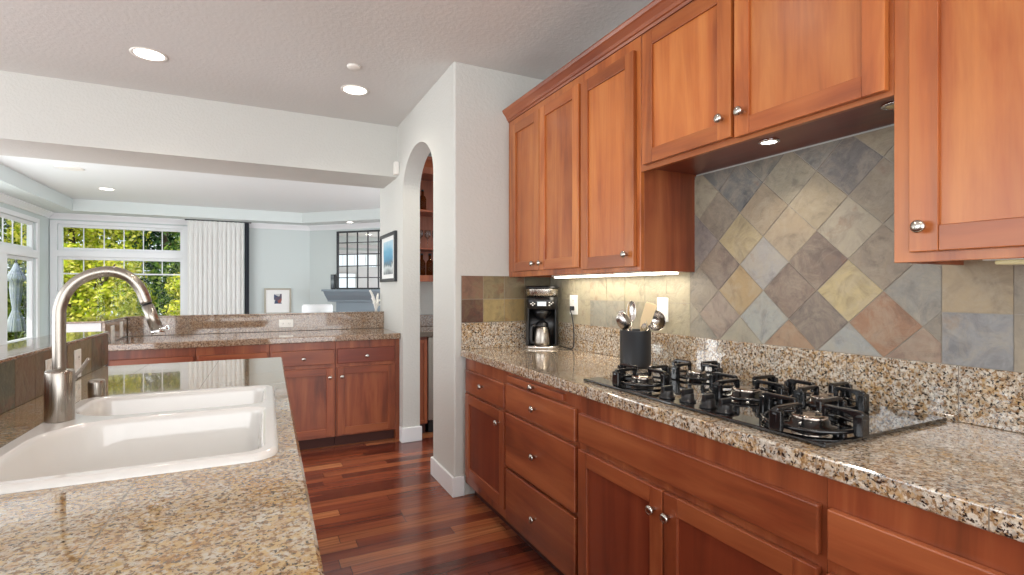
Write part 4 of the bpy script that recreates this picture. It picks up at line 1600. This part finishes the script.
# ------------------------------------------------------------------ living-room furnishing
def curtain_mesh(x0, x1, y, z0, z1, folds, amp, th=.006, n=None):
    m = MB()
    n = folds * 10
    tmp = bmesh.new()
    rows = []
    zs = [z0, z0 + (z1 - z0) * .35, z0 + (z1 - z0) * .7, z1 - .22, z1 - .12, z1 - .10, z1 - .02, z1]
    rng = random.Random(5)
    ph = [rng.uniform(-.5, .5) for _ in range(folds + 1)]
    for s in (0, 1):
        for z in zs:
            row = []
            k = 1.0 if z < z1 - .2 else .55 if z > z1 - .05 else .7
            for i in range(n + 1):
                t = i / n * folds
                f = int(min(t, folds - 1))
                p = math.sin(2 * PI * t + ph[f] * .6)
                a = amp * k * (0.75 + .5 * abs(ph[f]))
                row.append(tmp.verts.new((x0 + (x1 - x0) * i / n + .012 * k * math.sin(4 * PI * t), y + a * p + s * th, z)))
            rows.append(row)
    R = len(zs)
    for s in (0, 1):
        for a in range(R - 1):
            for i in range(n):
                q = (rows[s * R + a][i], rows[s * R + a][i + 1], rows[s * R + a + 1][i + 1], rows[s * R + a + 1][i])
                tmp.faces.new(q if s == 0 else tuple(reversed(q))).smooth = True
    for a in range(R - 1):
        for i in (0, n):
            tmp.faces.new((rows[a][i], rows[a + 1][i], rows[R + a + 1][i], rows[R + a][i]))
    for i in range(n):
        for a in (0, R - 1):
            tmp.faces.new((rows[a][i], rows[a][i + 1], rows[R + a][i + 1], rows[R + a][i]))
    bmesh.ops.recalc_face_normals(tmp, faces=list(tmp.faces))
    m._merge(tmp)
    return m


o = curtain_mesh(-1.06, -0.215, 10.13, 0.02, 2.452, 12, .042).build('curtain', 'curtain', base=(-.64, 10.15, 0))
tag(o, 'long white pleated curtain hanging beside the far living room window', 'curtain')
o = curtain_mesh(-0.205, -0.135, 10.16, 0.02, 2.452, 2, .02).build('curtain', 'charcoal', base=(-.17, 10.19, 0))
tag(o, 'narrow charcoal drape edge at the right of the white curtain', 'curtain')
cr2 = root('curtain_rod', 'thin dark curtain rod above the white curtain', 'curtain rod', (-.6, 10.15, 2.459))
MB().cyl((-1.10, 10.15, 2.461), (-0.10, 10.15, 2.461), .0085, 12).build('rod', 'frame_black', cr2)
for x in (-1.09, -0.12):
    MB().box(x - .006, x + .006, 10.15, 10.21, 2.4545, 2.4675).build('bracket', 'frame_black', cr2)

fp = root('framed_picture', 'small silver framed print with white mat on the far living room wall', 'picture', (.48, YB - .002, .70))
fx0, fx1, fz0, fz1 = .104, .555, .70, 1.303
m = MB()
for a, b, c, d in ((fx0, fx0 + .03, fz0, fz1), (fx1 - .03, fx1, fz0, fz1), (fx0 + .03, fx1 - .03, fz0, fz0 + .03), (fx0 + .03, fx1 - .03, fz1 - .03, fz1)):
    m.box(a, b, YB - .035, YB - .002, c, d, .003)
m.build('frame', 'frame_pale', fp)
MB().box(fx0 + .028, fx1 - .028, YB - .016, YB - .004, fz0 + .028, fz1 - .028).build('mat_board', 'mat', fp)
t = NT('abstract_print')
vz = t.n('ShaderNodeTexVoronoi')
vz.inputs['Scale'].default_value = 14
t.l(t.coord(), vz.inputs['Vector'])
sepc = t.n('ShaderNodeSeparateColor')
t.l(vz.outputs['Color'], sepc.inputs[0])
t.set(color=t.ramp(sepc.outputs[0], [(0, rgb(214, 214, 214)), (.3, rgb(150, 84, 76)), (.5, rgb(60, 74, 104)), (.7, rgb(196, 196, 196)), (.85, rgb(90, 80, 96))], 'CONSTANT'), rough=.5)
M['print2'] = t.mat
MB().box(.265, .395, YB - .019, YB - .015, 1.02, 1.20).build('print', 'print2', fp)

# fireplace on the chamfer wall (local x along the wall, -y into the room)
fpl = root('fireplace_mantel', 'slate blue painted fireplace mantel on the angled living room wall', 'fireplace', CORN + E2 * 1.29)
def chm():
    m = MB(); m.X = CH
    return m
m = chm(); m.box(.50, 2.10, -.30, -.002, 1.245, 1.282, .004); m.build('shelf', 'mantel', fpl)
m = chm()
pr = [(-.285, 1.245), (-.275, 1.225), (-.235, 1.165), (-.20, 1.125), (-.17, 1.09), (-.165, 1.06), (-.12, 1.055), (-.002, 1.055), (-.002, 1.245)]
m.prism(pr, 0, .53, 2.07); m.build('cornice', 'mantel', fpl)
m = chm(); m.box(.68, 1.92, -.12, -.002, .85, 1.054, .003); m.build('frieze', 'mantel', fpl)
for a, b in ((.68, .92), (1.68, 1.92)):
    m = chm(); m.box(a, b, -.12, -.002, 0, .849, .003); m.build('pilaster', 'mantel', fpl)
m = chm(); m.box(.921, 1.679, -.04, -.002, 0.0, .849); m.build('firebox', 'firebox', fpl)

mr = root('mirror', 'large black gridded mirror standing on the blue mantel', 'mirror', CORN + E2 * 1.29 + Vector((0, 0, 1.283)))
MX0, MX1, MZ0, MZ1 = .63, 1.95, 1.283, 2.345
m = chm()
for a, b, c, d in ((MX0, MX0 + .03, MZ0, MZ1), (MX1 - .03, MX1, MZ0, MZ1), (MX0 + .03, MX1 - .03, MZ0, MZ0 + .03), (MX0 + .03, MX1 - .03, MZ1 - .03, MZ1)):
    m.box(a, b, -.045, -.004, c, d, .002)
m.build('frame', 'frame_black', mr)
m = chm(); m.box(MX0 + .028, MX1 - .028, -.024, -.006, MZ0 + .028, MZ1 - .028); m.build('mirror_glass', 'mirror', mr)
m = chm()
for i in range(1, 6):
    x = MX0 + (MX1 - MX0) * i / 6
    m.box(x - .008, x + .008, -.036, -.0245, MZ0 + .03, MZ1 - .03)
for j in range(1, 5):
    z = MZ0 + (MZ1 - MZ0) * j / 5
    m.box(MX0 + .03, MX1 - .03, -.0355, -.0245, z - .008, z + .008)
m.build('grille', 'frame_black', mr)
lt = root('photo_frame', 'small dark photo frame leaning on the mantel left of the mirror', 'picture', CORN + E2 * .56 + Vector((0, 0, 1.283)))
m = chm(); m.box(.525, .612, -.075, -.045, 1.283, 1.555, .004); m.build('frame', 'frame_black', lt)
t = NT('grey_photo')
sp = t.n('ShaderNodeSeparateXYZ'); t.l(t.coord(), sp.inputs[0])
t.set(color=t.ramp(t.math('MULTIPLY', sp.outputs[2], 3.6), [(0, rgb(60, 66, 72)), (.3, rgb(96, 104, 110)), (.5, rgb(150, 158, 160)), (.7, rgb(84, 92, 98)), (1, rgb(120, 128, 132))]), rough=.3)
M['photo'] = t.mat
m = chm(); m.box(.538, .599, -.079, -.0752, 1.300, 1.540); m.build('photo', 'photo', lt)

# white counter stool on the living-room side of the ledge
sx, sy = 0.560, 5.72
st = root('counter_stool', 'white upholstered counter stool behind the far ledge', 'stool', (sx, sy, 0))
m = MB()
loops_ = []
def arc_back(r0, r1, z0, z1):
    tmp = bmesh.new()
    A = [math.radians(200 + 140 * i / 20) for i in range(21)]
    rows = []
    for (r, z) in ((r1, z0), (r0, z0), (r0, z1 - .02), ((r0 + r1) / 2, z1), (r1, z1 - .02)):
        rows.append([tmp.verts.new((sx + r * math.cos(a), sy + .02 + r * math.sin(a), z)) for a in A])
    for k in range(5):
        a, b = rows[k], rows[(k + 1) % 5]
        for i in range(20):
            tmp.faces.new((a[i], a[i + 1], b[i + 1], b[i])).smooth = True
    tmp.faces.new([r[0] for r in rows]); tmp.faces.new([r[-1] for r in reversed(rows)])
    bmesh.ops.recalc_face_normals(tmp, faces=list(tmp.faces))
    return tmp
m._merge(arc_back(.125, .162, .66, 1.132))
m.build('backrest', 'cloth', st)
MB().lathe([(.14, .62), (.15, .63), (.15, .68), (.138, .70), (0, .705)], (sx, sy, 0), 32, cap=False).build('seat', 'cloth', st)
MB().lathe([(0, .60), (.15, .60), (.15, .625), (0, .625)], (sx, sy, 0), 24, cap=False).build('seat_frame', 'frame_black', st)
for a in range(4):
    q = PI / 4 + a * PI / 2
    MB().tube([(sx + .12 * math.cos(q), sy + .12 * math.sin(q), .61), (sx + .19 * math.cos(q), sy + .19 * math.sin(q), 0.004)], .014, 10).build('leg', 'frame_black', st)

# ------------------------------------------------------------------ outside
t = NT('lawn')
t.set(color=t.ramp(t.noise(t.coord(), 30, 4), [(.3, rgb(90, 110, 50)), (.7, rgb(150, 160, 80))]), rough=.9)
M['lawn'] = t.mat
structure(MB().box(-16, 8, 10.5, 30, -.35, -.15).build('ground', 'lawn'))
structure(MB().box(-16, -3.07, -2, 10.5, -.35, -.15).build('ground_patio', 'wall'))


def tree(x, y, z0, h, w, mat, nl, label, size=.17, seed=1, cat='tree', name='tree'):
    rng = random.Random(seed)
    b = Vector((x, y, -.15))
    r = root(name, label, cat, b)
    verts, faces = [], []
    blobs = []
    for i in range(26):
        u = Vector((rng.uniform(-1, 1), rng.uniform(-1, 1), rng.uniform(-1, 1)))
        if u.length > 1:
            u.normalize()
        blobs.append((Vector((x + u.x * w * .75, y + u.y * w * .7, z0 + (h - z0) * (.5 + .46 * u.z))), rng.uniform(.28, .5) * min(w, (h - z0) * .6)))
    for i in range(nl):
        c, rr = blobs[rng.randrange(len(blobs))]
        d = Vector((rng.gauss(0, 1), rng.gauss(0, 1), rng.gauss(0, 1))).normalized()
        p = c + d * rr * rng.uniform(.7, 1.05)
        n = (d + Vector((rng.gauss(0, .5), rng.gauss(0, .5), rng.gauss(0, .5) + .3))).normalized()
        a = n.orthogonal().normalized()
        a = Matrix.Rotation(rng.uniform(0, 2 * PI), 3, n) @ a
        e = n.cross(a)
        s = size * rng.uniform(.6, 1.3)
        k = len(verts)
        verts += [p - a * s * .5, p + e * s * .28 + n * s * .06, p + a * s * .5, p - e * s * .28 + n * s * .06]
        faces.append((k, k + 1, k + 2, k + 3))
    me = bpy.data.meshes.new('foliage')
    me.from_pydata([v - b for v in verts], [], faces)
    me.materials.append(M[mat])
    fo = bpy.data.objects.new('foliage', me)
    COL.objects.link(fo)
    fo.parent = r
    m = MB()
    m.tube([b, b + Vector((.05, 0, (z0 + .15) * .6)), b + Vector((0, .05, (h + .15) * .55)), b + Vector((.1, 0, (h + .15) * .8))], .1, 10, radii=[.12, .10, .07, .03])
    for q in range(5):
        a = q * 2 * PI / 5 + rng.random()
        zz = (z0 + .15) + (h - z0) * .12 * q
        m.tube([b + Vector((0, 0, zz)), b + Vector((math.cos(a) * w * .35, math.sin(a) * w * .35, zz + .5)), b + Vector((math.cos(a) * w * .65, math.sin(a) * w * .65, zz + .8))], .04, 8, radii=[.05, .035, .012])
    m.build('trunk', 'bark', r)


tree(-2.95, 13.0, -.1, 2.15, 1.0, 'leaf_yellow', 9000, 'bright yellow-green bush outside, low at the left of the far window', .10, 1, 'bush', 'garden_bush')
tree(-1.05, 13.3, -.1, 1.7, 0.85, 'leaf_yellow', 8000, 'bright yellow-green bush outside, low at the right of the far window', .10, 2, 'bush', 'garden_bush')
tree(-4.0, 15.6, 1.0, 4.4, 1.5, 'leaf_yellow', 9000, 'tall yellow-green tree outside behind the left half of the far window', .12, 3)
tree(-1.3, 15.6, .2, 4.4, 1.3, 'leaf_green', 9000, 'mid green tree outside behind the right half of the far window', .12, 4)
tree(-2.7, 20.0, 0.0, 5.4, 2.0, 'leaf_dark', 9000, 'dark green tree at the back between the other garden trees', .20, 5)
tree(-6.9, 19.5, 0.2, 5.6, 2.0, 'leaf_green', 8000, 'green tree outside behind the closed parasol', .20, 6)
tree(-6.7, 14.7, 1.2, 4.4, 1.3, 'leaf_yellow', 8000, 'yellow-green tree outside seen through the left transom window', .13, 7)
tree(1.7, 17.0, 0.0, 4.8, 1.6, 'leaf_dark', 4200, 'dark green tree outside far right behind the curtain', .22, 8)
tree(-10.5, 18.5, 0.0, 5.6, 2.2, 'leaf_dark', 4600, 'dark green tree outside farthest left', .24, 9)
tree(-5.6, 16.6, -.1, 1.5, 1.1, 'leaf_green', 6000, 'low green bush outside behind the foot of the closed parasol', .13, 10, 'bush', 'garden_bush')
# closed parasol on the patio
px_, py_ = -3.90, 12.22
pr_ = root('patio_umbrella', 'closed grey striped patio umbrella outside the left window', 'umbrella', (px_, py_, -.15))
m = MB()
tmp = bmesh.new()
rings_ = []
for z, rad in ((.52, .125), (.55, .13), (.72, .10), (.90, .05), (.96, .048), (1.10, .065), (1.30, .08), (1.42, .075), (1.46, .125), (1.50, .12), (1.64, .055), (1.76, .018)):
    ringv = []
    for i in range(48):
        a = 2 * PI * i / 48
        rr = rad * (1 + .22 * math.cos(8 * a))
        ringv.append(tmp.verts.new((px_ + rr * math.cos(a), py_ + rr * math.sin(a), z)))
    rings_.append(ringv)
for A, B in zip(rings_, rings_[1:]):
    for i in range(48):
        j = (i + 1) % 48
        tmp.faces.new((A[i], A[j], B[j], B[i])).smooth = True
tmp.faces.new(rings_[0]); tmp.faces.new(rings_[-1])
bmesh.ops.recalc_face_normals(tmp, faces=list(tmp.faces))
m._merge(tmp)
t = NT('striped_canvas')
sp = t.n('ShaderNodeSeparateXYZ'); t.l(t.coord(), sp.inputs[0])
an = t.math('ARCTAN2', sp.outputs[1], sp.outputs[0])
t.set(color=t.ramp(t.math('FRACT', t.math('MULTIPLY', an, 8 / (2 * PI))), [(0, rgb(176, 184, 196)), (.5, rgb(96, 106, 124))], 'CONSTANT'), rough=.8)
M['canvas'] = t.mat
m.build('canopy', 'canvas', pr_)
MB().cyl((px_, py_, -.10), (px_, py_, 1.84), .02, 12).build('pole', 'frame_black', pr_)
MB().lathe([(.25, 0), (.25, .04), (.06, .07), (.03, .12)], (px_, py_, -.15), 28).build('base', 'frame_black', pr_)
